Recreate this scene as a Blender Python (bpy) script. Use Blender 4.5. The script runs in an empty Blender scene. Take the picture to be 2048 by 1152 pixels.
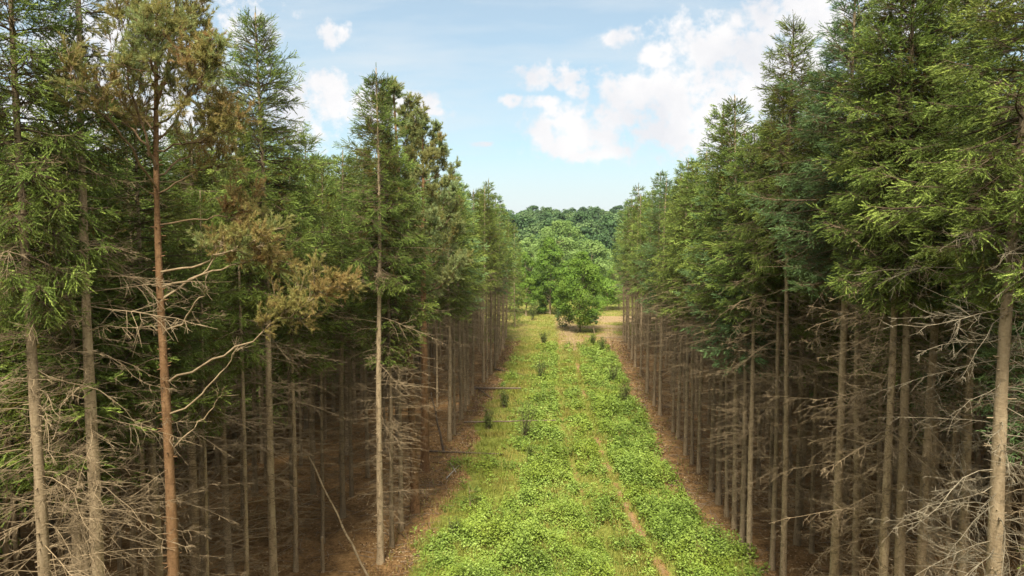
import bpy, math, time
import numpy as np
T0 = time.time()
SC = bpy.context.scene
COL = SC.collection
R = math.radians
GA = 2.399963

# ------------------------------------------------------------------ camera
CAM_H, FPX = 12.0, 1365.0
YAW, PITCH = R(4.1), R(3.4)
cam_d = bpy.data.cameras.new('camera'); cam_d.sensor_width = 36; cam_d.lens = 36 * FPX / 2048
cam_d.clip_end = 4000; cam_d.clip_start = 0.1
cam = bpy.data.objects.new('camera', cam_d); COL.objects.link(cam)
cam.location = (0, 0, CAM_H); cam.rotation_euler = (R(90) - PITCH, 0, YAW)
SC.camera = cam
cF = np.array([-math.sin(YAW) * math.cos(PITCH), math.cos(YAW) * math.cos(PITCH), -math.sin(PITCH)])
cR = np.array([math.cos(YAW), math.sin(YAW), 0.0])
cU = np.cross(cR, cF)

def ray(px, py):
    return cF + cR * (px - 1024) / FPX - cU * (py - 576) / FPX

def ground_at(px, py, z=0.0):
    d = ray(px, py); t = (z - CAM_H) / d[2]
    return np.array([d[0] * t, d[1] * t, z])

def at(px, py, Y):
    d = ray(px, py); t = Y / d[1]
    return np.array([d[0] * t, Y, CAM_H + d[2] * t])

def column(px, X, py=1000):
    d = ray(px, py)
    return X, X * d[1] / d[0]

# ------------------------------------------------------------------ helpers
def nrm(v):
    return v / np.maximum(np.linalg.norm(v, axis=-1, keepdims=True), 1e-9)

def perp(D):
    a = np.where(np.abs(D[..., 2:3]) < 0.9, np.array([0., 0, 1]), np.array([1., 0, 0]))
    U = nrm(np.cross(D, a)); return U, np.cross(D, U)

def vnoise(x, y, seed=0, scale=1.0):
    x = np.asarray(x, float) / scale; y = np.asarray(y, float) / scale
    xi = np.floor(x).astype(np.int64); yi = np.floor(y).astype(np.int64)
    fx = x - xi; fy = y - yi; fx = fx * fx * (3 - 2 * fx); fy = fy * fy * (3 - 2 * fy)
    def h(i, j):
        n = (i * 374761393 + j * 668265263 + seed * 974711) & 0x7fffffff
        n = ((n ^ (n >> 13)) * 1274126177) & 0x7fffffff
        return ((n ^ (n >> 16)) & 0xffff) / 65535.0
    return (h(xi, yi) * (1 - fx) + h(xi + 1, yi) * fx) * (1 - fy) + (h(xi, yi + 1) * (1 - fx) + h(xi + 1, yi + 1) * fx) * fy

def fbm(x, y, seed=0, scale=1.0, octv=4):
    s = 0; a = 1; tot = 0
    for k in range(octv):
        s = s + a * vnoise(x, y, seed + k * 17, scale / 2 ** k); tot += a; a *= 0.55
    return s / tot

def sstep(a, b, x):
    t = np.clip((x - a) / (b - a), 0, 1); return t * t * (3 - 2 * t)

class Geo:
    """collects triangles/quads with a per-vertex tint and a material slot"""
    def __init__(s): s.v = []; s.f = []; s.n = []; s.t = []; s.m = []; s.sm = []; s.c = 0
    def add(s, V, F, tint=0.5, mat=0, smooth=False):
        V = np.asarray(V, float).reshape(-1, 3); F = np.asarray(F, np.int64)
        s.v.append(V); s.f.append((F + s.c).ravel()); s.n.append(np.full(len(F), F.shape[1]))
        s.t.append(np.broadcast_to(np.asarray(tint, float), (len(V),)).copy())
        s.m.append(np.full(len(F), mat)); s.sm.append(np.full(len(F), smooth)); s.c += len(V)
    def join(s, o, M=None, mats=None):
        if not o.v: return
        V = np.concatenate(o.v)
        if M is not None: V = V @ M[0].T + M[1]
        s.v.append(V); s.f.append(np.concatenate(o.f) + s.c); s.n.append(np.concatenate(o.n))
        s.t.append(np.concatenate(o.t)); s.m.append(np.concatenate(o.m)); s.sm.append(np.concatenate(o.sm)); s.c += len(V)
    def mesh(s, name, mats):
        me = bpy.data.meshes.new(name)
        V = np.concatenate(s.v); F = np.concatenate(s.f); n = np.concatenate(s.n)
        me.vertices.add(len(V)); me.vertices.foreach_set('co', V.astype(np.float32).ravel())
        me.loops.add(len(F)); me.loops.foreach_set('vertex_index', F.astype(np.int32))
        me.polygons.add(len(n)); st = np.concatenate([[0], np.cumsum(n)[:-1]])
        me.polygons.foreach_set('loop_start', st.astype(np.int32))
        me.polygons.foreach_set('material_index', np.concatenate(s.m).astype(np.int32))
        me.polygons.foreach_set('use_smooth', np.concatenate(s.sm))
        a = me.attributes.new('tint', 'FLOAT', 'POINT'); a.data.foreach_set('value', np.concatenate(s.t).astype(np.float32))
        for m in mats: me.materials.append(m)
        me.update(calc_edges=True)
        return me

def tubes(g, P, Rad, sides=4, mat=0, tint=0.5, smooth=True, cap=False):
    """P (B,K,3) paths, Rad (B,K)"""
    P = np.asarray(P, float); Rad = np.asarray(Rad, float)
    B, K = P.shape[:2]
    if B == 0: return
    D = nrm(np.gradient(P, axis=1)); U, V = perp(nrm(P[:, -1] - P[:, 0]))
    a = np.arange(sides) * 2 * math.pi / sides
    ring = U[:, None, None, :] * np.cos(a)[None, None, :, None] + V[:, None, None, :] * np.sin(a)[None, None, :, None]
    W = P[:, :, None, :] + ring * Rad[:, :, None, None]
    b = np.arange(B)[:, None, None] * K * sides; k = np.arange(K - 1)[None, :, None] * sides; s = np.arange(sides)[None, None, :]
    s2 = (s + 1) % sides
    F = np.stack([b + k + s, b + k + s2, b + k + sides + s2, b + k + sides + s], -1).reshape(-1, 4)
    if np.ndim(tint): tint = np.repeat(np.asarray(tint), K * sides)
    g.add(W.reshape(-1, 3), F, tint, mat, smooth)
    if cap:
        for bb in range(B):
            for kk in (0, K - 1):
                o = W[bb, kk]; c = o.mean(0)
                VV = np.concatenate([o, c[None]]); FF = [(i, (i + 1) % sides, sides) for i in range(sides)]
                g.add(VV, FF, 0.9, mat, False)

def needles(g, P, D, L, rng, n=10, nl=0.035, nw=0.012, spread=0.85, tint=0.5, mat=0, tipd=0.0):
    """bottle brush shoots: n needle faces along each of N shoots"""
    N = len(P)
    if N == 0: return
    U, V = perp(D)
    t = (np.arange(n)[None] + rng.uniform(0, 1, (N, n))) / n
    phi = np.arange(n)[None] * GA + rng.uniform(0, 6.28, (N, 1)) + rng.uniform(-.3, .3, (N, n))
    rad = U[:, None] * np.cos(phi)[..., None] + V[:, None] * np.sin(phi)[..., None]
    sp = spread * rng.uniform(.7, 1.2, (N, n)) * (1 - 0.45 * t)
    pos = P[:, None] + D[:, None] * (L[:, None] * t)[..., None]
    dr = D[:, None] * np.cos(sp)[..., None] + rad * np.sin(sp)[..., None]
    side = nrm(np.cross(dr, D[:, None] + 0.3 * rng.normal(size=(N, n, 3))))
    ln = nl * rng.uniform(.75, 1.25, (N, n))[..., None]
    A = pos - side * nw * .5; Bq = pos + side * nw * .5; C = pos + dr * ln
    W = np.stack([A, Bq, C], 2).reshape(-1, 3)
    tt = np.broadcast_to(np.asarray(tint, float).reshape(-1, 1), (N, n)) + tipd * (t - .5)
    g.add(W, np.arange(len(W)).reshape(-1, 3), np.repeat(tt.ravel(), 3), mat)

def leaves(g, P, N, size, rng, tint=0.5, mat=0, aspect=0.62, fold=0.25):
    """folded diamond leaves at P facing N"""
    n = len(P)
    if n == 0: return
    U, V = perp(nrm(N)); a = rng.uniform(0, 6.28, n)[:, None]
    d = U * np.cos(a) + V * np.sin(a); s = -U * np.sin(a) + V * np.cos(a); N = nrm(N)
    sz = np.broadcast_to(np.asarray(size, float), (n,))[:, None] * rng.uniform(.7, 1.3, (n, 1))
    A = P - d * sz * .5; C = P + d * sz * .5 - N * sz * .12
    B = P + s * sz * aspect * .5 + N * sz * fold * .3; E = P - s * sz * aspect * .5 + N * sz * fold * .3
    W = np.stack([A, B, C, E], 1).reshape(-1, 3); i = np.arange(n)[:, None] * 4
    F = np.concatenate([i + [0, 1, 2], i + [0, 2, 3]], 0)
    g.add(W, F, np.repeat(np.broadcast_to(tint, (n,)), 4), mat)

def empty(name, loc, rz=0.0, lean=(0, 0)):
    o = bpy.data.objects.new(name, None); COL.objects.link(o)
    o.location = loc; o.rotation_euler = (lean[0], lean[1], rz); o.empty_display_size = 0.3
    return o
def tag(o, label, cat, group=None):
    o['label'] = label; o['category'] = cat
    if group: o['group'] = group
    return o
def link(name, me, parent=None, kind=None, loc=None):
    o = bpy.data.objects.new(name, me); COL.objects.link(o)
    if parent: o.parent = parent
    if kind: o['kind'] = kind
    if loc is not None: o.location = loc
    return o

# ------------------------------------------------------------------ materials
class NT:
    def __init__(s, name):
        s.mat = bpy.data.materials.new(name); s.mat.use_nodes = True; s.t = s.mat.node_tree
        s.t.nodes.clear(); s.out = s.new('ShaderNodeOutputMaterial')
    def new(s, typ, **kw):
        n = s.t.nodes.new(typ)
        for k, v in kw.items(): setattr(n, k, v)
        return n
    def lk(s, a, b): s.t.links.new(a, b)
    def attr(s, name='tint'): return s.new('ShaderNodeAttribute', attribute_name=name).outputs['Fac']
    def coord(s, scale=(1, 1, 1)):
        c = s.new('ShaderNodeTexCoord'); m = s.new('ShaderNodeMapping'); m.inputs['Scale'].default_value = scale
        s.lk(c.outputs['Object'], m.inputs[0]); return m.outputs[0]
    def noise(s, vec, scale, detail=4, rough=.6):
        n = s.new('ShaderNodeTexNoise'); n.inputs['Scale'].default_value = scale; n.inputs['Detail'].default_value = detail
        n.inputs['Roughness'].default_value = rough
        if vec is not None: s.lk(vec, n.inputs['Vector'])
        return n.outputs['Fac']
    def math(s, op, a, b=0.0, clamp=False):
        n = s.new('ShaderNodeMath', operation=op); n.use_clamp = clamp
        for i, x in enumerate((a, b)):
            if isinstance(x, (int, float)): n.inputs[i].default_value = x
            else: s.lk(x, n.inputs[i])
        return n.outputs[0]
    def ramp(s, fac, stops):
        n = s.new('ShaderNodeValToRGB'); e = n.color_ramp.elements
        while len(e) < len(stops): e.new(0.5)
        for i, (p, c) in enumerate(stops): e[i].position = p; e[i].color = (*c, 1) if len(c) == 3 else c
        s.lk(fac, n.inputs[0]); return n.outputs[0]
    def mix(s, fac, a, b, mode='MIX'):
        n = s.new('ShaderNodeMix', data_type='RGBA', blend_type=mode)
        for i, x in ((0, fac), (6, a), (7, b)):
            if isinstance(x, (int, float)): n.inputs[i].default_value = x
            elif isinstance(x, tuple): n.inputs[i].default_value = (*x, 1)
            else: s.lk(x, n.inputs[i])
        return n.outputs[2]
    def maprange(s, v, a, b, c, d):
        n = s.new('ShaderNodeMapRange'); s.lk(v, n.inputs[0])
        for i, x in enumerate((a, b, c, d)): n.inputs[i + 1].default_value = x
        return n.outputs[0]
    def bump(s, h, strength=.5, dist=.02):
        n = s.new('ShaderNodeBump'); n.inputs['Strength'].default_value = strength; n.inputs['Distance'].default_value = dist
        s.lk(h, n.inputs['Height']); return n.outputs[0]
    def surf(s, col, rough=.8, spec=.2, bump=None, transl=0.0, tcol=None):
        p = s.new('ShaderNodeBsdfPrincipled'); p.inputs['Roughness'].default_value = rough
        p.inputs['Specular IOR Level'].default_value = spec
        if isinstance(col, tuple): p.inputs['Base Color'].default_value = (*col, 1)
        else: s.lk(col, p.inputs['Base Color'])
        if bump is not None: s.lk(bump, p.inputs['Normal'])
        if transl > 0:
            t = s.new('ShaderNodeBsdfTranslucent')
            s.lk(tcol if tcol is not None else col, t.inputs[0])
            m = s.new('ShaderNodeMixShader'); m.inputs[0].default_value = transl
            s.lk(p.outputs[0], m.inputs[1]); s.lk(t.outputs[0], m.inputs[2]); s.lk(m.outputs[0], s.out.inputs[0])
        else: s.lk(p.outputs[0], s.out.inputs[0])
        return s.mat
    def orand(s): return s.new('ShaderNodeObjectInfo').outputs['Random']

def bark_mat(name, c_dark, c_mid, c_light, zs=.35, sc=9, plates=False, orand=True):
    n = NT(name); v = n.coord((1, 1, zs))
    a = n.noise(v, sc, 5, .7); b = n.noise(n.coord((1, 1, 1.6)), sc * 2.2, 3, .6)
    f = n.math('ADD', n.math('MULTIPLY', a, .65), n.math('MULTIPLY', b, .35))
    c = n.ramp(f, [(.33, c_dark), (.47, c_mid), (.66, c_light)])
    fl = n.noise(n.coord((1, 1, 2.5)), 5, 2, .5)
    c = n.mix(n.maprange(fl, .60, .68, 0, .75), c, tuple(x * .35 for x in c_mid))
    if orand:
        c = n.mix(n.maprange(n.orand(), 0, 1, 0, .30), c, tuple(x * .8 for x in c_light), 'MIX')
        c = n.mix(n.maprange(n.math('FRACT', n.math('MULTIPLY', n.orand(), 13.7)), 0, 1, 0, .5), c, tuple(x * .45 for x in c_mid), 'MIX')
    return n.surf(c, .9, .1, n.bump(f, .9, .03))

M = {}
M['spruce_bark'] = bark_mat('spruce_bark', (.12, .085, .048), (.34, .25, .145), (.53, .41, .255), .3, 8)
M['pine_bark'] = bark_mat('pine_bark', (.07, .042, .022), (.23, .125, .057), (.37, .22, .11), .4, 9)
M['twig_bark'] = bark_mat('twig_bark', (.05, .035, .02), (.11, .08, .045), (.18, .13, .08), .6, 6)
M['pine_limb_bark'] = bark_mat('pine_limb_bark', (.09, .06, .035), (.22, .14, .075), (.34, .24, .14), .5, 6)
M['dead_wood'] = bark_mat('dead_wood', (.12, .08, .04), (.27, .195, .11), (.43, .33, .20), .6, 5)
M['lichen_wood'] = bark_mat('lichen_wood', (.12, .09, .052), (.23, .185, .118), (.38, .33, .23), .6, 6)
M['log_wood'] = bark_mat('log_wood', (.05, .035, .025), (.14, .10, .07), (.26, .2, .14), .5, 6)
M['bleached_wood'] = bark_mat('bleached_wood', (.3, .25, .18), (.46, .4, .31), (.6, .54, .44), .5, 6)
M['litter_wood'] = bark_mat('litter_wood', (.12, .08, .05), (.26, .18, .11), (.42, .33, .23), .5, 6)

def foliage_mat(name, stops, transl=.15, rnd=.25, alt=(.10, .13, .03), rough=.55):
    n = NT(name); t = n.attr()
    o = n.orand()
    t2 = n.math('ADD', t, n.maprange(o, 0, 1, -.12, .12))
    c = n.ramp(t2, stops)
    w = n.noise(n.coord(), .55, 2, .5)
    c = n.mix(n.maprange(w, .45, .7, 0, .5), c, alt)
    c = n.mix(n.math('MULTIPLY', n.math('FRACT', n.math('MULTIPLY', o, 7.3)), rnd), c, alt)
    return n.surf(c, rough, .18, None, transl)

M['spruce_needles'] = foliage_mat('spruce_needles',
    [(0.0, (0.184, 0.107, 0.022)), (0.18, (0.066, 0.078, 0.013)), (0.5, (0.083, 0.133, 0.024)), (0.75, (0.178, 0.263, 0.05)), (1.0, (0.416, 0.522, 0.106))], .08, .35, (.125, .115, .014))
M['blue_spruce_needles'] = foliage_mat('blue_spruce_needles',
    [(0.0, (0.153, 0.104, 0.025)), (0.18, (0.06, 0.086, 0.024)), (0.5, (0.086, 0.147, 0.047)), (0.75, (0.176, 0.291, 0.108)), (1.0, (0.362, 0.519, 0.186))], .08, .25, (.095, .115, .022))
M['pine_needles'] = foliage_mat('pine_needles',
    [(.0, (.36, .20, .085)), (.16, (.35, .235, .09)), (.34, (.33, .26, .085)), (.6, (.29, .28, .085)), (.8, (.25, .29, .10)), (1., (.28, .35, .14))], .34, .1, (.32, .25, .075))
M['leaf_green'] = foliage_mat('leaf_green',
    [(0.0, (0.072, 0.124, 0.019)), (0.35, (0.119, 0.217, 0.028)), (0.65, (0.185, 0.309, 0.044)), (1.0, (0.288, 0.433, 0.072))], .35, .2, (.18, .24, .03))
M['leaf_dark'] = foliage_mat('leaf_dark',
    [(0.0, (0.052, 0.086, 0.025)), (0.4, (0.086, 0.144, 0.039)), (0.7, (0.127, 0.201, 0.057)), (1.0, (0.196, 0.276, 0.081))], .3, .3, (.12, .16, .04))
M['leaf_pale'] = foliage_mat('leaf_pale',
    [(0.0, (0.114, 0.182, 0.049)), (0.4, (0.181, 0.282, 0.07)), (0.7, (0.249, 0.362, 0.097)), (1.0, (0.341, 0.462, 0.141))], .3, .2, (.18, .23, .065))
M['leaf_hill'] = foliage_mat('leaf_hill',
    [(0.0, (0.036, 0.069, 0.022)), (0.4, (0.054, 0.106, 0.032)), (0.7, (0.078, 0.144, 0.043)), (1.0, (0.108, 0.188, 0.054))], .2, .3, (.06, .10, .045))
M['leaf_hill_pale'] = foliage_mat('leaf_hill_pale',
    [(0.0, (0.069, 0.108, 0.036)), (0.4, (0.092, 0.156, 0.05)), (0.7, (0.127, 0.198, 0.063)), (1.0, (0.172, 0.252, 0.081))], .2, .3, (.10, .14, .055))
M['leaf_bush'] = foliage_mat('leaf_bush',
    [(0.0, (0.075, 0.1, 0.025)), (0.4, (0.125, 0.175, 0.037)), (0.7, (0.188, 0.25, 0.056)), (1.0, (0.275, 0.338, 0.088))], .3, .3, (.16, .15, .04))
def cover_mat():
    n = NT('bramble_leaves'); c = n.ramp(n.attr(), [(.0, (.08, .12, .015)), (.3, (.135, .20, .028)), (.6, (.235, .335, .055)), (1., (.37, .48, .11))])
    w = n.noise(n.coord(), .35, 3, .6)
    c = n.mix(n.maprange(w, .45, .7, 0, .55), c, (.34, .40, .04))
    return n.surf(c, .5, .25, None, .3)
M['bramble'] = cover_mat()
def grass_mat():
    n = NT('grass_blades'); c = n.ramp(n.attr(), [(.0, (.13, .125, .022)), (.4, (.25, .23, .042)), (.7, (.37, .31, .085)), (1., (.50, .39, .16))])
    w = n.noise(n.coord(), .3, 3, .6)
    c = n.mix(n.maprange(w, .42, .65, 0, .7), c, (.19, .245, .035))
    return n.surf(c, .6, .2, None, .3)
M['grass'] = grass_mat()

def ground_mat():
    n = NT('ground_soil'); v = n.coord()
    lit = n.ramp(n.math('ADD', n.math('MULTIPLY', n.noise(v, 9, 6, .75), .6), n.math('MULTIPLY', n.noise(v, 1.3, 4, .6), .4)),
                 [(.34, (.06, .033, .014)), (.47, (.19, .108, .043)), (.58, (.32, .185, .076)), (.72, (.50, .34, .17))])
    gr = n.ramp(n.noise(v, 5, 6, .75), [(.35, (.07, .08, .016)), (.5, (.15, .17, .03)), (.68, (.27, .26, .06))])
    soil = n.ramp(n.noise(v, 3.5, 6, .7), [(.33, (.13, .085, .035)), (.5, (.25, .175, .085)), (.68, (.38, .28, .16))])
    g = n.attr('green'); s = n.attr('soil')
    jit = n.math('MULTIPLY', n.math('SUBTRACT', n.noise(v, 2.2, 5, .7), .5), 1.3)
    gm = n.maprange(n.math('ADD', g, jit), .35, .65, 0, 1); sm = n.maprange(n.math('ADD', s, jit), .35, .65, 0, 1)
    c = n.mix(sm, n.mix(gm, lit, gr), soil)
    h = n.noise(v, 14, 5, .7)
    return n.surf(c, .95, .08, n.bump(h, .9, .06))
M['ground'] = ground_mat()
print('materials', time.time() - T0)

# ------------------------------------------------------------------ plant makers
def trunk_geo(rng, H, r0, bend=.12, knots=True, sides=12, K=30, rtop=.02, whorl=.42, flare=1.25):
    g = Geo(); z = np.linspace(0, 1, K) ** 1.0 * H
    ph = rng.uniform(0, 6.28, 4); s = z / H
    x = bend * (np.sin(s * 3.1 + ph[0]) - math.sin(ph[0])) + bend * .35 * (np.sin(s * 8 + ph[1]) - math.sin(ph[1]))
    y = bend * (np.sin(s * 2.7 + ph[2]) - math.sin(ph[2])) + bend * .35 * (np.sin(s * 9 + ph[3]) - math.sin(ph[3]))
    x = x * s ** .3; y = y * s ** .3
    rad = (r0 - rtop) * (1 - s) ** .85 + rtop; rad *= 1 + (flare - 1) * np.exp(-z / .35)
    P = np.stack([x, y, z], -1); P[0, 2] = -.15
    rr = rad * (1 + .06 * rng.normal(size=K))
    tubes(g, P[None], rr[None], sides, 0, .5)
    if knots:     # stubs of shed branches
        n = int(H * 7); zz = rng.uniform(.6, H * .9, n); a = rng.uniform(0, 6.28, n)
        cx = np.interp(zz, z, x); cy = np.interp(zz, z, y); cr = np.interp(zz, z, rad)
        d = np.stack([np.cos(a), np.sin(a), rng.uniform(-.2, .4, n)], -1)
        b = np.stack([cx, cy, zz], -1) + d * (cr * .8)[:, None]
        e = b + d * (cr * .2 + rng.uniform(.02, .12, n))[:, None]
        tubes(g, np.stack([b, e], 1), np.stack([np.full(n, .016), np.full(n, .009)], 1), 4, 0)
    path = lambda h: np.stack([np.interp(h, z, x), np.interp(h, z, y), np.asarray(h, float)], -1)
    return g, path, (lambda h: np.interp(h, z, rad))

def spruce_crown(rng, H, base, Rmax, path, lod=0, sparse=0.0, droop=.5, tipw=1.0, top_power=.70):
    """live boughs: bark axis (slot 1) and bottle-brush shoots (slot 0)"""
    g = Geo()
    gap = (.20, .30, .46, .60)[lod]; h = base; BR = []
    while h < H - .38:
        f = (H - h) / (H - base)                      # 1 at crown base, 0 at tip
        prof = min(1, (f * 1.0) ** top_power * 1.05 + .025) * (1 - .40 * max(0, f - .72) / .28)
        L = .90 * Rmax * prof * rng.uniform(.75, 1.2) + .13
        nb = int(rng.integers(5, 8)) if lod < 2 else int(rng.integers(4, 6))
        a0 = rng.uniform(0, 6.28)
        for k in range(nb):
            if rng.random() < sparse * (.4 + .6 * f): continue
            l = L * rng.uniform(.5, 1.25) * (1.25 if rng.random() < .1 else 1)
            e = 0.56 * (1 - f) ** 1.6 + .12 - .42 * f + rng.normal() * .17
            BR.append((h + rng.uniform(-.12, .12), a0 + k * 6.283 / nb + rng.normal() * .25, l, e, f))
        h += gap * rng.uniform(.75, 1.25) * (1.0 if f > .28 else 1.15)
    BR = np.array(BR); n = len(BR); hh, az, L, e, f = BR.T
    K = 7; s = np.linspace(0, 1, K)
    hor = np.stack([np.cos(az), np.sin(az), np.zeros(n)], -1)
    sag = (-.22 * f * droop)[:, None] * s ** 2 + (.30 * f * droop)[:, None] * s ** 4
    bendy = rng.normal(size=(n, 1)) * .10 * s ** 2
    lat = np.stack([-np.sin(az), np.cos(az), np.zeros(n)], -1)
    P = path(hh)[:, None] + hor[:, None] * (L[:, None] * s * np.cos(e)[:, None])[..., None] + lat[:, None] * (L[:, None] * bendy)[..., None]
    P[:, :, 2] += L[:, None] * (np.sin(e)[:, None] * s + sag)
    tubes(g, P, (.006 + .011 * L[:, None]) * (1 - .8 * s)[None], 3, 1, .4)
    # leading shoot at the very top
    tp = path(np.array([H - .3]))[0]
    # side twigs
    sp2 = (.115, .20, .27, .45)[lod]
    cnt = np.maximum((5, 4, 3, 2)[lod], (L / sp2).astype(int)) * 2
    bi = np.repeat(np.arange(n), cnt); m = len(bi)
    u = rng.uniform(.12, 1.0, m) ** .8
    k0 = np.clip((u * (K - 1)).astype(int), 0, K - 2); w = (u * (K - 1) - k0)[:, None]
    B0 = P[bi, k0] * (1 - w) + P[bi, k0 + 1] * w; T = nrm(P[bi, k0 + 1] - P[bi, k0])
    sd = np.where(rng.random(m) < .5, -1., 1.)[:, None]
    side = nrm(np.cross(T, np.array([0, 0, 1.]))) * sd
    ang = rng.uniform(.6, 1.15, m)[:, None]
    l2 = np.clip((.10 + .42 * L[bi] * (1 - u) ** .75 * np.minimum(1, u * 3)) * rng.uniform(.6, 1.15, m), .14, .75)
    D2 = T * np.cos(ang) + side * np.sin(ang)
    D2[:, 2] += rng.normal(size=m) * .34 - .62 * droop * np.minimum(1, f[bi] * 1.5) + .12
    D2 = nrm(D2)
    if lod == 0: tubes(g, np.stack([B0, B0 + D2 * l2[:, None]], 1), np.stack([np.full(m, .005), np.full(m, .002)], 1), 3, 1, .4)
    # shoots along twigs
    sp3 = (.15, .22, .29, .55)[lod]
    c3 = np.maximum(1, np.round(l2 / sp3).astype(int)) + 1
    ti = np.repeat(np.arange(m), c3); q = len(ti)
    v = rng.uniform(.15, 1.0, q); term = np.concatenate([[True], ti[1:] != ti[:-1]]); v[term] = .9
    pos = B0[ti] + D2[ti] * (l2[ti] * v)[:, None]
    pos[:, 2] -= .30 * droop * f[bi[ti]] * l2[ti] * v ** 2
    U, V = perp(D2[ti]); a = rng.uniform(0, 6.28, q)[:, None]; spd = np.where(term, .15, .75)[:, None]
    hz = nrm(np.cross(D2[ti], np.array([0, 0, 1.]))) * np.where(rng.random(q) < .5, -1., 1.)[:, None]
    D3 = D2[ti] + (hz * .5 + U * np.cos(a) * .6 + V * np.sin(a) * .6) * spd
    D3[:, 2] += .10 - .30 * droop * f[bi[ti]]
    D3 = nrm(D3)
    LS = (.20, .26, .34, .60)[lod] * rng.uniform(.7, 1.35, q) * tipw
    out = u[bi.size and ti] if False else u[ti]
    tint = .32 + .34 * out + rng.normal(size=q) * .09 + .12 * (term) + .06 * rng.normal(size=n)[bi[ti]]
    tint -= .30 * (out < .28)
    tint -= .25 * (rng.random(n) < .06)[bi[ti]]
    nn, nl, nw = ((18, .044, .0155), (12, .070, .030), (7, .13, .058), (5, .26, .17))[lod]
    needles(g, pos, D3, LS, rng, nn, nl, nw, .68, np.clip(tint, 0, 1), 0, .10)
    # leader
    kk = 8 if lod == 0 else 4
    pp = np.stack([tp + [0, 0, -.45 + .11 * i * 8 / kk] for i in range(kk)]); dd = nrm(np.tile([0.02, 0, 1.], (kk, 1)))
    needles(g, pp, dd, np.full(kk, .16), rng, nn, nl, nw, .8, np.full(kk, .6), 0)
    return g

def dead_branch(rng, L, twigs=9, r0=.013, sub=True, K=8, rise=None):
    """one bare limb along +X from the origin"""
    g = Geo(); s = np.linspace(0, 1, K)
    a, b, c = rng.normal() * .06, rng.normal() * .08, rng.normal() * .03
    e = rng.normal() * .12 + .04 if rise is None else rise
    P = np.stack([L * s, L * (a * s + b * s ** 2 + c * np.sin(s * 5)), L * (e * s - rng.uniform(0, .28) * s ** 2 + rng.normal() * .02 * np.sin(s * 7))], -1)
    P[1:] += rng.normal(size=(K - 1, 3)) * .007 * L
    tubes(g, P[None], ((r0 * (.55 + .25 * L)) * (1 - .72 * s))[None], 4, 0)
    t = rng.uniform(.15, .97, twigs); k0 = (t * (K - 1)).astype(int).clip(0, K - 2); w = (t * (K - 1) - k0)[:, None]
    B = P[k0] * (1 - w) + P[k0 + 1] * w; T = nrm(P[k0 + 1] - P[k0])
    ph = rng.uniform(0, 6.28, twigs)
    d = nrm(T * rng.uniform(.3, 1.0, twigs)[:, None] + np.stack([np.zeros(twigs), np.cos(ph), np.sin(ph) * .7 - .2], -1) * .8)
    l = L * rng.uniform(.10, .38, twigs) * (1.15 - t)
    E = B + d * l[:, None]; Mid = (B + E) / 2 + rng.normal(size=B.shape) * .06 * l[:, None]
    tubes(g, np.stack([B, Mid, E], 1), np.tile([.0060, .0046, .0028], (twigs, 1)), 3, 0)
    if sub:
        i = np.repeat(np.arange(twigs), 3); n = len(i); v = rng.uniform(.3, .95, n)[:, None]
        b2 = B[i] * (1 - v) + E[i] * v; d2 = nrm(d[i] + rng.normal(size=(n, 3)) * .6)
        tubes(g, np.stack([b2, b2 + d2 * (l[i] * rng.uniform(.25, .6, n))[:, None]], 1), np.tile([.0035, .002], (n, 1)), 3, 0)
    return g

def rotz(a): c, s = math.cos(a), math.sin(a); return np.array([[c, -s, 0], [s, c, 0], [0, 0, 1.]])

def branchwork(rng, lo, hi, path, Lm=1.5, per=4, gap=.42, twigs=6, thick=1.0, sub=False):
    g = Geo(); h = lo
    while h < hi:
        f = (h - lo) / max(.1, hi - lo)
        for k in range(per):
            if rng.random() < .18: continue
            L = Lm * (.35 + .75 * min(1, f * 1.6)) * rng.uniform(.5, 1.25)
            b = dead_branch(rng, L, twigs, .013 * thick, sub, 5)
            g.join(b, (rotz(rng.uniform(0, 6.28)), path(np.array([h + rng.uniform(-.15, .15)]))[0]))
        h += gap * rng.uniform(.7, 1.3)
    return g

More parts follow.
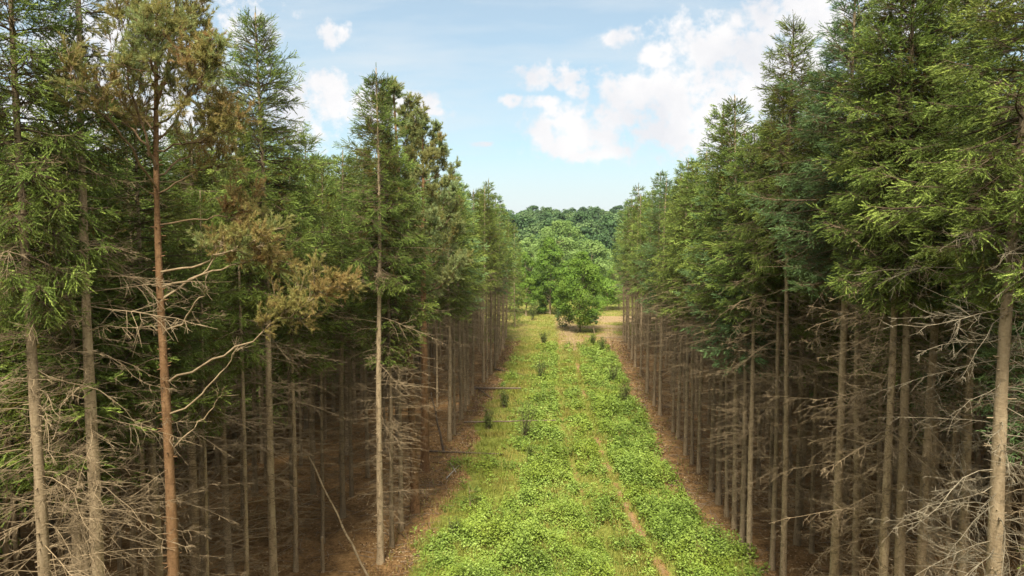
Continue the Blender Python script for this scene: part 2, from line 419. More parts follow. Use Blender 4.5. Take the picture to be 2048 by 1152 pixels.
def broadleaf(rng, H, base, Rx, nclump=60, per=120, leaf=.28, crad=.30, top=1.0, tr=.14, trunk_sides=8, limbs=True, belly=.42, loose=0.0):
    """trunk geo and crown geo; crown radius Rx widest at 'belly' of crown height"""
    gt, path, rad = trunk_geo(rng, H * .82, tr, .15, False, trunk_sides, 12)
    gc = Geo(); C = H - base
    zf = rng.beta(1.5, 1.35, nclump)
    prof = np.where(zf < belly, .55 + .45 * np.sin(zf / belly * 1.57), np.cos((zf - belly) / (1 - belly) * 1.5) ** .75)
    a = np.arange(nclump) * GA + rng.normal(size=nclump) * .4
    rr = Rx * prof * rng.uniform(.25, 1.0 + loose, nclump) ** .55
    cx = np.stack([rr * np.cos(a), rr * np.sin(a), base + zf * C], -1); cx[:, :2] += path(np.clip(cx[:, 2], 0, H * .8))[:, :2]
    cr = Rx * crad * rng.uniform(.65, 1.3, nclump) * (.65 + .45 * prof)
    i = np.repeat(np.arange(nclump), (per * rng.uniform(.6, 1.4, nclump)).astype(int)); n = len(i)
    d = nrm(rng.normal(size=(n, 3)) + np.array([0, 0, .35]))
    out = nrm(cx - np.array([0, 0, base + C * .35]))
    d = nrm(d + out[i] * .35)
    P = cx[i] + d * (cr[i] * rng.uniform(.35, 1.12, n) ** .7)[:, None] * np.array([1, 1, .72])
    tint = .5 + .16 * rng.normal(size=nclump)[i] + .10 * rng.normal(size=n)
    leaves(gc, P, nrm(d + rng.normal(size=(n, 3)) * .55 + np.array([0, 0, .45])), leaf, rng, np.clip(tint, 0, 1), 0)
    if limbs:
        k = rng.permutation(nclump)[:max(8, nclump // 3)]
        st = path(np.clip(cx[k, 2] - rr[k] * .7 - .3, base * .6, H * .8))
        mid = st * .45 + cx[k] * .55 + np.array([0, 0, -.12]) * rr[k][:, None]
        tubes(gt, np.stack([st, mid, cx[k]], 1), np.stack([np.full(len(k), tr * .32), np.full(len(k), tr * .2), np.full(len(k), tr * .07)], 1), 5, 0)
    return gt, gc

def limb_system(rng, pts, r0, fol=1.0, rust=.5, tuft=.085, spread_from=.35, nsub=9, subL=.9, lod=0, needle=.075, up=.25):
    """pine limb through pts: returns wood geo, needle geo"""
    gw, gn = Geo(), Geo()
    pts = np.asarray(pts, float); tk = np.linspace(0, 1, len(pts)); K = 12; s = np.linspace(0, 1, K)
    P = np.stack([np.interp(s, tk, pts[:, j]) for j in range(3)], -1)
    for _ in range(2): P[1:-1] = (P[:-2] + P[1:-1] * 2 + P[2:]) / 4
    Ltot = np.linalg.norm(np.diff(P, axis=0), axis=1).sum()
    P[1:] += rng.normal(size=(K - 1, 3)) * .014 * Ltot
    tubes(gw, P[None], (r0 * (1 - .8 * s) + .004)[None], 6, 0)
    u = np.linspace(spread_from, 1.0, nsub) + rng.normal(size=nsub) * .03; u = np.clip(u, .05, .999)
    k0 = (u * (K - 1)).astype(int).clip(0, K - 2); w = (u * (K - 1) - k0)[:, None]
    B = P[k0] * (1 - w) + P[k0 + 1] * w; T = nrm(P[k0 + 1] - P[k0])
    U, V = perp(T); a = np.arange(nsub)[:, None] * GA + rng.normal(size=(nsub, 1)) * .4
    d = nrm(T * .75 + (U * np.cos(a) + V * np.sin(a)) * .75 + np.array([0, 0, up]))
    l = subL * rng.uniform(.55, 1.15, nsub) * (1.1 - .5 * u)
    Kb = 5; sb = np.linspace(0, 1, Kb)
    Q = B[:, None] + d[:, None] * (l[:, None] * sb)[..., None]; Q[:, :, 2] += (.18 * l)[:, None] * sb ** 2
    Q[:, 1:] += rng.normal(size=(nsub, Kb - 1, 3)) * (.05 * l)[:, None, None]
    tubes(gw, Q, np.full((nsub, 1), r0 * .30 + .003) * (1 - .7 * sb)[None], 4, 0)
    # twigs carrying tufts
    nt = max(3, int(11 * fol)); i = np.repeat(np.arange(nsub), nt); m = len(i)
    v = rng.uniform(.25, 1, m); kk = (v * (Kb - 1)).astype(int).clip(0, Kb - 2); w = (v * (Kb - 1) - kk)[:, None]
    b2 = Q[i, kk] * (1 - w) + Q[i, kk + 1] * w
    d2 = nrm(d[i] + rng.normal(size=(m, 3)) * .75 + np.array([0, 0, .35])); l2 = rng.uniform(.12, .42, m) * (.6 + .5 * subL)
    e2 = b2 + d2 * l2[:, None]
    tubes(gw, np.stack([b2, e2], 1), np.tile([.006, .003], (m, 1)), 3, 0)
    # tufts: at the ends and along the outer half
    nk = 4; j = np.repeat(np.arange(m), nk); vv = np.tile([1.0, .8, .6, .42], m)
    keep = rng.random(len(j)) < min(1, .55 + .5 * fol); j = j[keep]; vv = vv[keep]
    pos = b2[j] * (1 - vv[:, None]) + e2[j] * vv[:, None]
    dd = nrm(d2[j] + rng.normal(size=(len(j), 3)) * .55 + np.array([0, 0, .3]))
    tint = np.clip(rust + .16 * rng.normal(size=nsub)[i][j] + .10 * rng.normal(size=len(j)), 0, 1)
    n, nl, nw = ((15, needle, .014), (11, needle * 1.25, .026), (6, needle * 1.6, .045))[lod]
    needles(gn, pos, dd, np.full(len(j), tuft), rng, n, nl, nw, .95, tint, 0)
    return gw, gn

# ------------------------------------------------------------------ spruce prototypes
PROT = {}
def spruce_proto(key, seed, H, base, Rmax, lod, sparse=0., droop=.5, r0=.15, mat='spruce_needles', low=1.2, dead=True, tipw=1.0, top_power=.70):
    rng = np.random.default_rng(seed)
    g, path, rad = trunk_geo(rng, H, r0, .10, lod == 0, (14, 8, 6)[lod], (34, 18, 10)[lod])
    tm = g.mesh('trunk', [M['spruce_bark']])
    c = spruce_crown(rng, H, base, Rmax, path, lod, sparse, droop, tipw, top_power)
    cm = c.mesh('crown', [M[mat], M['twig_bark']])
    bm = bi = None
    if lod > 0:
        b = branchwork(rng, low, base + 1.5, path, 1.6, 5, (.3, .24, .30)[lod], (5, 6, 5)[lod], (1, 1.15, 1.9)[lod], lod == 1)
        bm = b.mesh('dead_branchwork', [M['dead_wood']])
        b = branchwork(rng, low + 1, base + 1, path, 1.3, 2, .62, 4, (1, 1.0, 1.5)[lod], False)
        bi = b.mesh('dead_branchwork', [M['dead_wood']])
    PROT[key] = dict(trunk=tm, crown=cm, bw=bm, bwi=bi, H=H, base=base, path=path, rad=rad)

# near (detailed), mid, far
spruce_proto('n1', 11, 19, 11.2, 2.1, 0, .08, .55, .150)
spruce_proto('n2', 12, 19, 11.0, 1.9, 0, .16, .70, .140)
spruce_proto('n3', 13, 19, 10.9, 2.3, 0, .05, .60, .155, 'blue_spruce_needles')
spruce_proto('n4', 14, 19, 11.4, 2.0, 0, .10, .9, .140)
spruce_proto('n5', 15, 19, 12.4, 1.6, 0, .80, .5, .150)           # thin, open crown
spruce_proto('n6', 16, 19, 10.8, 2.5, 0, .0, .5, .145, 'spruce_needles', tipw=1.1)
for k, (sd, base, rm, sp, dr, mt) in enumerate([(21, 9.8, 1.9, .05, .6, 'spruce_needles'), (22, 10.6, 1.8, .12, .8, 'spruce_needles'),
        (23, 9.2, 2.1, .05, .5, 'blue_spruce_needles'), (24, 10.2, 1.9, .10, .9, 'spruce_needles'), (25, 9.4, 2.2, .08, .6, 'spruce_needles')]):
    spruce_proto('m%d' % (k + 1), sd, 19, base, rm, 1, sp, dr, .135, mt, 1.0)
for k, (sd, base, rm, sp, dr, mt) in enumerate([(31, 9.0, 1.9, .05, .6, 'spruce_needles'), (32, 9.6, 1.8, .08, .8, 'spruce_needles'),
        (33, 8.6, 2.0, .05, .5, 'blue_spruce_needles'), (34, 9.0, 2.1, .05, .7, 'spruce_needles')]):
    spruce_proto('f%d' % (k + 1), sd, 19, base, rm, 2, sp, dr, .13, mt, 1.0)
print('spruce protos', time.time() - T0)

RNG = np.random.default_rng(5)
DEAD = []
for k in range(14):
    L = (1.2, 1.6, 1.9, 2.2, 2.6)[k % 5]
    DEAD.append((L, [dead_branch(np.random.default_rng(100 + k), L, 12 + k % 5, .0086, True).mesh('dead_branch', [M[mt]]) for mt in ('dead_wood', 'lichen_wood')]))

SPOTS = []        # occupied trunk positions
NTREE = [0]
def spruce(key, X, Y, H, rz=None, lean=(0, 0), label='', group=None, wid=1.0, branches=0, lich=False, r=1.0, inner=False):
    p = PROT[key]; rz = RNG.uniform(0, 6.28) if rz is None else rz
    o = empty('spruce_tree', (X, Y, 0), rz, lean); tag(o, label, 'tree', group)
    sz = H / p['H']; o.scale = (1, 1, sz)
    t = link('trunk', p['trunk'], o); t.scale = (r, r, 1)
    c = link('crown', p['crown'], o); c.scale = (wid, wid, 1)
    if p['bw']: link('dead_branchwork', p['bwi' if inner else 'bw'], o, 'stuff')
    for k in range(branches):
        lo = max(1.6, 12 - .481 * Y - .8); h = lo + ((p['base'] + 1.3) * sz - lo) * ((k + RNG.uniform(0, .9)) / branches); h /= sz
        L, ms = DEAD[RNG.integers(len(DEAD))]
        b = link('dead_branch', ms[1 if lich else 0], o); q = p['path'](h)
        b.location = q; b.rotation_euler = (RNG.uniform(-.5, .5), RNG.normal() * .12, RNG.uniform(0, 6.28))
        f = RNG.uniform(.65, 1.15) * (.55 + .5 * min(1, h / 7)); b.scale = (f, f, f)
    SPOTS.append((X, Y)); NTREE[0] += 1
    return o

ORD = ['first', 'second', 'third', 'fourth', 'fifth', 'sixth', 'seventh', 'eighth', 'ninth', 'tenth', 'eleventh', 'twelfth', 'thirteenth',
       'fourteenth', 'fifteenth', 'sixteenth', 'seventeenth', 'eighteenth', 'nineteenth', 'twentieth']
GL, GR_ = 'spruces lining the left side of the track', 'spruces lining the right side of the track'
# --- left stand, near trees whose feet are below the frame: pixel column of the trunk, X, prototype, height, trunk factor, label
for px, X, key, H, r, nb, wid, lab in [
    (84, -9.8, 'n4', 18.6, 1.0, 60, .82, 'dark spruce with a pale trunk, closest to the left picture edge'),
    (190, -9.4, 'n5', 19.3, 1.0, 70, .75, 'tall grey spruce with a thin open crown left of the orange pine'),
    (178, -9.9, 'm2', 15.0, .55, 0, .5, 'thin pole spruce standing tight behind the open-crowned grey spruce'),
    (316, -10.0, 'n2', 15.4, .85, 55, 1.0, 'grey spruce trunk just left of the orange pine'),
    (386, -11.6, 'n1', 15.8, 1.0, 55, 1.0, 'grey spruce half hidden behind the orange pine, right of its trunk'),
    (408, -9.6, 'm4', 13.5, .5, 0, .45, 'skinny spruce pole between the orange pine and the pale grey spruces'),
    (489, -9.4, 'm2', 15.5, .62, 0, .6, 'slim bent spruce left of the thick pale trunk'),
    (545, -9.0, 'n6', 19.0, 1.0, 70, .95, 'broad pointed spruce on a thick pale trunk, tallest right of the pine'),
]:
    x, y = column(px, X)
    spruce(key, x, y, H, None, (RNG.normal() * .008, RNG.normal() * .008), lab, GL, wid, min(95, int(nb * 1.3)), False, r)

# --- left edge row with visible feet: (px,py) of the foot, top pixel row, prototype
left_edge = [
    ((761, 1128), 130, 'n2', .95, 70, 'slim pointed spruce with a pale trunk, foot on brown litter nearest the camera'),
    ((784, 1096), 330, 'm1', .7, 0, 'thin dark spruce right behind the slim pointed spruce'),
    ((802, 1063), 300, 'm4', .8, 0, 'grey spruce just before the two orange pines'),
    ((899, 881), 345, 'm5', 1.0, 0, None), ((908, 869), 372, 'm1', .8, 0, None), ((922, 838), 340, 'm3', 1.0, 0, None),
    ((930, 822), 400, 'm2', .8, 0, None), ((936, 808), 395, 'm1', 1.0, 0, None), ((945, 791), 380, 'm4', 1.0, 0, None),
    ((967, 763), 372, 'm5', 1.0, 0, None), ((974, 756), 400, 'm2', .8, 0, None), ((982, 748), 358, 'm1', 1.0, 0, None),
    ((990, 735), 392, 'f3', 1.0, 0, None), ((994, 722), 405, 'f1', 1., 0, None), ((1000, 710), 412, 'f2', 1.0, 0, None),
    ((1005, 698), 420, 'f4', 1.0, 0, None), ((1008, 688), 425, 'f1', 1.0, 0, None), ((1012, 678), 432, 'f2', 1., 0, None)]
k = 0
for (px, py), ty, key, r, nb, lab in left_edge:
    q = ground_at(px, py); H = at(px, ty, q[1])[2]
    if lab is None:
        lab = 'left edge spruce, %s one beyond the two orange pines' % ORD[k]; k += 1
    spruce(key, q[0], q[1], H, None, (RNG.normal() * .006, RNG.normal() * .006), lab, GL, 1.0, nb, False, r)

# --- right edge, near trees with feet below the frame
for px, X, key, H, r, nb, wid, lich, lab in [
    (1993, 7.7, 'n1', 19.4, 1.1, 85, 1.0, True, 'spruce hung with pale lichened dead limbs, closest to the right picture edge'),
    (1930, 10.2, 'n6', 19.5, .9, 30, 1.1, True, 'dark spruce behind the lichened spruce at the right picture edge'),
    (1845, 9.3, 'n3', 18.8, .9, 60, 1.0, True, 'grey spruce trunk, first left of the lichened spruce'),
    (1806, 8.2, 'n1', 19.2, .95, 75, 1.0, False, 'slightly tilted spruce trunk, second left of the lichened spruce'),
    (1770, 7.9, 'n4', 18.4, .9, 75, 1.0, False, 'leaning spruce trunk paired with the tilted spruce on the right'),
    (1716, 9.6, 'n2', 19.6, .95, 55, 1.1, False, 'brown spruce trunk set back behind the tall straight spruce'),
    (1671, 7.9, 'n3', 19.5, .95, 80, 1.05, False, 'tall straight spruce with pale trunk and the highest top on the right'),
    (1626, 9.9, 'm4', 18.5, .7, 0, 1.0, False, 'thin dark spruce set back between the straight spruce and the trunk pair'),
    (1596, 9.6, 'm2', 18.6, .9, 0, 1.0, False, 'dark spruce trunk behind the pale trunk pair on the right'),
    (1570, 7.8, 'n4', 19.4, .8, 75, .95, False, 'right trunk of the close pale pair, with a pointed top in the cloud'),
    (1547, 7.9, 'n2', 18.0, .75, 60, .9, False, 'left trunk of the close pale pair on the right side'),
]:
    x, y = column(px, X)
    spruce(key, x, y, H, None, (RNG.normal() * .008, RNG.normal() * .008), lab, GR_, wid, min(98, int(nb * 1.35)), lich, r)
right_edge = [((1498, 1116), 262, 'n1', .75, 60), ((1484, 1090), 285, 'm3', 1.0, 0), ((1469, 1058), 190, 'm5', .9, 0), ((1453, 1032), 260, 'm2', .7, 0),
    ((1437, 1008), 285, 'm3', 1.05, 0), ((1423, 983), 205, 'm4', .95, 0), ((1398, 946), 300, 'm1', .9, 0), ((1384, 928), 320, 'm2', .7, 0),
    ((1371, 911), 335, 'm5', .9, 0), ((1356, 878), 318, 'm4', .95, 0), ((1346, 866), 350, 'm1', .8, 0), ((1320, 831), 355, 'm3', 1.0, 0),
    ((1308, 812), 345, 'm2', .9, 0), ((1294, 786), 375, 'm5', 1.0, 0), ((1282, 752), 388, 'm1', 1.0, 0), ((1270, 735), 368, 'f4', 1.0, 0),
    ((1264, 718), 395, 'f1', 1.0, 0), ((1257, 698), 402, 'f3', 1.0, 0), ((1252, 684), 410, 'f2', 1., 0), ((1247, 672), 418, 'f1', 1., 0)]
for i, ((px, py), ty, key, r, nb) in enumerate(right_edge):
    q = ground_at(px, py); H = at(px, ty, q[1])[2]
    lab = 'right edge spruce rooted beside the foreground brambles, its foot nearest the camera' if i == 0 else \
        'right edge spruce, %s one beyond the spruce by the foreground brambles' % ORD[i - 1]
    spruce(key, q[0], q[1], H, None, (RNG.normal() * .006, RNG.normal() * .006), lab, GR_, 1.0, nb, False, r)

# --- the two orange pines and the near pine (positions reserved before the inner rows are filled)
PINE = column(342, -8.1); PINE2 = ground_at(831, 1026); PINE3 = ground_at(850, 944)
SPOTS += [(PINE[0], PINE[1]), (PINE2[0], PINE2[1]), (PINE3[0], PINE3[1])]

# --- inner rows, filled with jitter; the deepest ones become one mass
MASS = []
def band(side, Y):
    if side < 0:
        return ('bare-trunked spruce in the dark behind the near orange pine' if Y < 26 else
                'thin spruce in the shade behind the two orange pines' if Y < 44 else
                'slender spruce inside the left stand behind the fallen logs' if Y < 64 else
                'small-looking spruce inside the left stand near the clearing')
    return ('bare-trunked spruce in the dark behind the lichened right-hand spruces' if Y < 22 else
            'thin shaded spruce behind the pale trunk pair on the right' if Y < 36 else
            'slender spruce inside the right stand beside the long bramble bank' if Y < 60 else
            'small-looking spruce inside the right stand near the clearing')
GRP = {-1: 'spruces inside the left stand', 1: 'spruces inside the right stand'}
for side in (-1, 1):
    edge0 = 7.2 if side < 0 else 7.6
    for yb in np.arange(-30, -3, 2.5):
        MASS.append((side * (edge0 + RNG.normal() * .3), float(yb), 18.5 + RNG.normal() * .6))
    for row in range(1, 13):
        X0 = edge0 + row * 2.35
        Y = max(7.0, X0 / (.90 if side < 0 else .76)) + RNG.uniform(0, 1.5)
        Ymax = 98 if row < 6 else 80
        yb = -30.0 + RNG.uniform(0, 2)
        while yb < (Y - 1.2 if row > 2 else 1.5) and row < 9:
            MASS.append((side * (X0 + RNG.normal() * .4), yb, 18 + RNG.normal() * .8)); yb += 2.9
        while Y < Ymax:
            x = side * (X0 + RNG.normal() * .42); y = Y + RNG.normal() * .3
            Y += 2.45 if row < 6 else 2.9
            if any((x - a) ** 2 + (y - b) ** 2 < 1.7 for a, b in SPOTS): continue
            if RNG.random() < .06: continue
            H = ((16.9 if y > 24 else 17.6) if side > 0 else 16.9 if y > 42 else 15.2 + .04 * max(0, y - 20)) + RNG.normal() * 1.0
            ind = row <= 2 or (row == 3 and y < 50) or (row in (4, 5) and y < 34)
            if not ind: MASS.append((x, y, H)); continue
            key = ('m%d' % RNG.integers(1, 6)) if y < 48 else ('f%d' % RNG.integers(1, 5))
            spruce(key, x, y, H, None, (RNG.normal() * .012, RNG.normal() * .012), band(side, y), GRP[side], RNG.uniform(.85, 1.1), 0, False, RNG.uniform(.55, 1.05), not (row == 1 and y < 46))
# last low-skirted spruce at the left end of the corridor
spruce_proto('skirt', 41, 16, 1.5, 2.6, 2, .12, .7, .13)
q = ground_at(1030, 655)
spruce('skirt', q[0], q[1], 15.2, None, (0, 0), 'last spruce of the left row with green boughs hanging to the ground', GL, .85)
print('spruce things', NTREE[0], 'mass', len(MASS), time.time() - T0)

# deep forest: one mass of plain spruces
def mass_unit(seed, lod=2):
    rng = np.random.default_rng(seed); H = 19
    g, path, rad = trunk_geo(rng, H, .13, .1, False, 5, 7)
    c = spruce_crown(rng, H, 3.4 if lod == 2 else 6.0, (2.2 if lod == 2 else 2.6), path, lod, .34 if lod == 2 else .0, .6, 1.15, .55)
    b = branchwork(rng, 1.5, 5, path, 1.2, 2 if lod == 2 else 1, 1.0, 2, 1.6)
    u = Geo(); u.join(g)
    for x in b.m: x[:] = 0
    u.join(b)
    for x in c.m: x += 1
    u.join(c)
    return u
def skirt_unit(seed):          # unseen outer ring: boughs down to the ground, added to block low side light
    rng = np.random.default_rng(seed); H = 17
    g, path, rad = trunk_geo(rng, H, .13, .1, False, 5, 7)
    c = spruce_crown(rng, H, .8, 2.9, path, 3, .1, .5, 1.0, .7); u = Geo(); u.join(g)
    for x in c.m: x += 1
    u.join(c); return u
EDGE = []
for side in (-1, 1):
    for yy in np.arange(-34, 99, 3.2): EDGE.append((side * 40.5, float(yy), 17 + RNG.normal()))
    for xx in np.arange(13, 40, 3.2): EDGE.append((side * float(xx), 101.5 + RNG.normal() * .5, 16.5 + RNG.normal()))
    for xx in np.arange(8, 40, 3.2): EDGE.append((side * float(xx), -34.0, 17 + RNG.normal()))
skirt = skirt_unit(53)
units = [mass_unit(51), mass_unit(52), mass_unit(54, 3), mass_unit(55, 3)]
gm = Geo(); rngm = np.random.default_rng(8)
for i, (x, y, H) in enumerate(MASS):
    Rm = rotz(rngm.uniform(0, 6.28)); Rm[2, 2] = H / 19
    gm.join(units[i % 2 + (2 if y < 6 or abs(x) > 23 else 0)], (Rm, np.array([x, y, 0.])))
for i, (x, y, H) in enumerate(EDGE):
    Rm = rotz(rngm.uniform(0, 6.28)); Rm[2, 2] = H / 17
    gm.join(skirt, (Rm, np.array([x, y, 0.])))
o = link('spruce_forest', gm.mesh('spruce_forest', [M['spruce_bark'], M['spruce_needles'], M['twig_bark']]), None, 'stuff')
tag(o, 'dark mass of further spruces deep inside both stands', 'forest')
print('mass', [sum(len(q) for q in u.n) for u in units + [skirt]], len(MASS), len(EDGE), time.time() - T0)
for k, p in PROT.items(): print(k, len(p['crown'].polygons), len(p['bw'].polygons) if p['bw'] else 0)

# ------------------------------------------------------------------ pines
def near_pine():
    x, y = PINE; rng = np.random.default_rng(61)
    root = empty('pine_tree', (x, y, 0)); tag(root, 'orange-barked pine with olive and rusty needles on long crooked limbs, left foreground', 'tree', 'orange-barked pines')
    g, path, rad = trunk_geo(rng, 17.0, .142, .10, True, 14, 34, .025)
    link('trunk', g.mesh('trunk', [M['pine_bark']]), root)
    S = lambda px, py, dy=0.: at(px, py, y + dy) - np.array([x, y, 0.])
    L = [  # pixel path of a limb, its depth swing, wood radius, foliage, rust tint, from, number of sub limbs, their length
        ([(331, 200), (335, 150), (342, 60), (355, -40)], [0, 0, .2, .3], .06, 1.5, .62, .12, 20, .95),
        ([(330, 345), (280, 250), (250, 130), (262, 20)], [0, -.4, -.9, -1.0], .05, 1.4, .62, .3, 16, .9),
        ([(330, 280), (375, 210), (400, 120), (385, 30)], [0, .3, .5, .9], .05, 1.5, .62, .25, 16, .8),
        ([(332, 250), (360, 220), (400, 180), (415, 110)], [0, -.7, -1.3, -1.6], .045, 1.3, .60, .3, 13, .75),
        ([(328, 320), (270, 265), (200, 200), (150, 110)], [0, .2, .3, .2], .05, .9, .50, .35, 13, .8),
        ([(328, 375), (250, 280), (190, 205), (140, 150)], [0, -1., -1.5, -1.8], .045, .8, .52, .4, 11, .7),
        ([(332, 215), (312, 170), (305, 120), (310, 60)], [0, -1.0, -1.4, -1.5], .05, 1.3, .55, .3, 14, .8),
        ([(332, 300), (380, 290), (430, 268), (470, 250)], [0, -.4, -.8, -1.0], .035, 1.0, .42, .3, 11, .7),
        ([(335, 350), (370, 320), (400, 270), (440, 230)], [0, .8, 1.3, 1.6], .04, 1.1, .5, .3, 12, .75),
        ([(333, 265), (300, 245), (270, 230), (240, 250)], [0, .6, 1.2, 1.5], .04, 1.1, .52, .3, 12, .75),
        ([(338, 388), (380, 350), (425, 335), (450, 330)], [0, .1, .2, .2], .03, .8, .34, .5, 8, .55),
        ([(340, 450), (410, 440), (460, 430), (500, 420)], [0, .1, .2, .1], .028, 1.0, .36, .5, 9, .6),
        ([(343, 545), (400, 530), (450, 505), (520, 480)], [0, -.3, -.5, -.6], .03, 1.1, .40, .5, 10, .65),
        ([(343, 575), (420, 545), (490, 520), (560, 520)], [0, .1, .1, 0], .03, 1.1, .42, .55, 10, .6),
        ([(345, 600), (400, 555), (440, 500), (450, 490)], [0, .3, .3, .3], .028, .5, .38, .6, 7, .5),
        ([(348, 770), (440, 715), (540, 655), (630, 595)], [0, -.1, -.2, -.3], .032, 1.1, .48, .62, 12, .75),
        ([(600, 615), (640, 590), (670, 570), (690, 575)], [-.3, -.3, -.3, -.2], .012, 1.0, .36, .2, 7, .45),
        ([(346, 832), (400, 800), (450, 740), (475, 695)], [0, .1, .1, .1], .026, 0, .4, .9, 4, .3),
        ([(350, 905), (390, 860), (420, 820), (442, 790)], [0, .2, .3, .3], .018, 0, .4, .9, 3, .3),
        ([(345, 672), (370, 640), (395, 600), (415, 575)], [0, -.3, -.5, -.6], .024, 0, .4, .9, 3, .3),
    ]
    for i, (pp, dy, r0, fol, rust, fr, ns, sl) in enumerate(L):
        pts = [S(a, b, d) for (a, b), d in zip(pp, dy)]
        h0 = float(np.clip(pts[0][2], 1, 16.5)); 
        if i != 16: pts[0] = path(np.array([h0]))[0]
        gw, gn = limb_system(np.random.default_rng(600 + i), pts, r0 * (.5 if i < 12 else .8), max(fol, .1), rust, .09, fr, ns, sl) if i else limb_system(np.random.default_rng(600), pts, .05, fol, rust, .09, fr, ns, sl)
        w = link('limb', gw.mesh('limb', [M['pine_bark'] if i < 1 else M['pine_limb_bark'] if i < 12 else M['dead_wood']]), root)
        if fol > 0: link('needle_tufts', gn.mesh('needle_tufts', [M['pine_needles']]), w)
    # short dead stubs
    for k in range(26):
        Ls, ms = DEAD[(k * 5) % len(DEAD)]
        b = link('dead_branch', ms[0], root); h = rng.uniform(3, 11.5); b.location = path(h)
        b.rotation_euler = (0, rng.normal() * .2 - .15, rng.uniform(0, 6.28)); f = rng.uniform(.3, .7); b.scale = (f, f, f)
near_pine()

def plume_pine(pos, topx, topy, seed, label, base, r0, lod=1, rust=.5, spread=2.0):
    rng = np.random.default_rng(seed); x, y = pos[0], pos[1]
    top = at(topx, topy, y); H = top[2]
    root = empty('pine_tree', (x, y, 0)); tag(root, label, 'tree', 'orange-barked pines')
    g, path, rad = trunk_geo(rng, H, r0, .10, True, 10, 24, .03)
    for v in g.v: v[:, 0] += (top[0] - x) * (np.clip(v[:, 2], 0, H) / H) ** 1.3
    p2 = lambda h: path(h) + np.array([(top[0] - x) * (h / H) ** 1.3, 0, 0])
    link('trunk', g.mesh('trunk', [M['pine_bark']]), root)
    n = 24
    for i in range(n):
        f = (i + .5) / n; h = base + (H - base - .5) * f; a = i * GA + rng.normal() * .3
        L = spread * (1 - f) ** .7 * rng.uniform(.75, 1.15) + .35; s = p2(h)
        d = np.array([math.cos(a), math.sin(a), 0]); up = .55 + .7 * f
        pts = [s, s + d * L * .45 + [0, 0, .2 * L * up], s + d * L * .8 + [0, 0, .55 * L * up], s + d * L + [0, 0, L * up]]
        gw, gn = limb_system(np.random.default_rng(seed * 10 + i), pts, .035 * (1 - .5 * f), 1.1, rust + rng.normal() * .06, .12, .25, 10 if f < .8 else 7, .75 * (1 - .45 * f), lod, .085, .5)
        w = link('limb', gw.mesh('limb', [M['pine_limb_bark']]), root); link('needle_tufts', gn.mesh('needle_tufts', [M['pine_needles']]), w)
    b = branchwork(rng, 3, base + 1, path, 1.5, 3, .5, 6, 1.2)
    link('dead_branchwork', b.mesh('dead_branchwork', [M['dead_wood']]), root, 'stuff')
plume_pine(PINE2, 795, 178, 71, 'orange-barked pine with an olive plumed crown, front one of the pair at the left edge', 9.6, .20, 1, .80, 2.3)
plume_pine(PINE3, 838, 250, 72, 'orange-barked pine with a flared foot, rear one of the pair at the left edge', 9.8, .24, 1, .76, 2.6)
print('pines', time.time() - T0)

# ------------------------------------------------------------------ masks of the ground
def track_x(Y): return 1.6 + 2.3 * np.exp(-(Y - 25) / 15.0)
def masks(x, y):
    n1 = fbm(x, y, 3, 3.0); n2 = fbm(x, y, 9, 1.2)
    XL = -5.6 + (n1 - .5) * 3.2; XR = 5.3 + (n1 - .5) * 2.6 + 2.0 * sstep(34, 25, y)
    inn = sstep(XL - .4, XL + 1.0, x) * sstep(XR + .6, XR - .8, x)
    far = sstep(82, 92, y + (n1 - .5) * 14)
    wob = .35 * (fbm(y, x * 0, 66, 6.0, 2) - .5); worn = sstep(.36, .62, fbm(x * .6, y, 67, 3.0, 3) + .16 * sstep(46, 30, y))
    tr = worn * np.maximum(np.exp(-((x - track_x(y) - wob) / .27) ** 2), .6 * np.exp(-((x - track_x(y) + 1.9 - wob) / .24) ** 2))
    green = inn * (1 - .8 * tr * (n2 > .38)) * (1 - far)
    clear = far * sstep(.40, .56, fbm(x, y, 21, 9.0) + .06 * sstep(110, 135, y) + .22 * sstep(2, -3, x))
    green = np.maximum(green, clear * (np.abs(x) < 60))
    soil = far * (1 - clear) * .9 + tr * .5 * inn * (n2 > .45)
    # the worn curve of the track across the clearing
    tc = np.exp(-((x - (1.5 - .02 * np.maximum(y - 85, 0) ** 1.2)) / 1.8) ** 2) * sstep(76, 84, y) * sstep(135, 105, y)
    soil = np.maximum(soil, tc); green = green * (1 - .8 * tc)
    meadow = sstep(118, 128, y)
    green = np.maximum(green, meadow); soil = soil * (1 - meadow)
    return np.clip(green, 0, 1), np.clip(soil, 0, 1), inn, tr
def hill_z(x, y):
    return 0.075 * np.clip(y - 185, 0, 235) * sstep(185, 260, y) + 5 * (fbm(x, y, 77, 120, 2) - .5) * sstep(190, 260, y)
def ground_z(x, y):
    b = .10 * (fbm(x, y, 41, 2.2, 3) - .5) + .25 * (fbm(x, y, 43, 9, 2) - .5)
    t = track_x(np.clip(y, 10, 90)); rut = -.07 * (np.exp(-((x - t) / .3) ** 2) + np.exp(-((x - t + 1.9) / .3) ** 2)) * (y < 95)
    return b + rut + hill_z(x, y)
def grid(x0, x1, y0, y1, sx, sy):
    nx = int((x1 - x0) / sx) + 1; ny = int((y1 - y0) / sy) + 1
    X, Y = np.meshgrid(np.linspace(x0, x1, nx), np.linspace(y0, y1, ny)); return X, Y
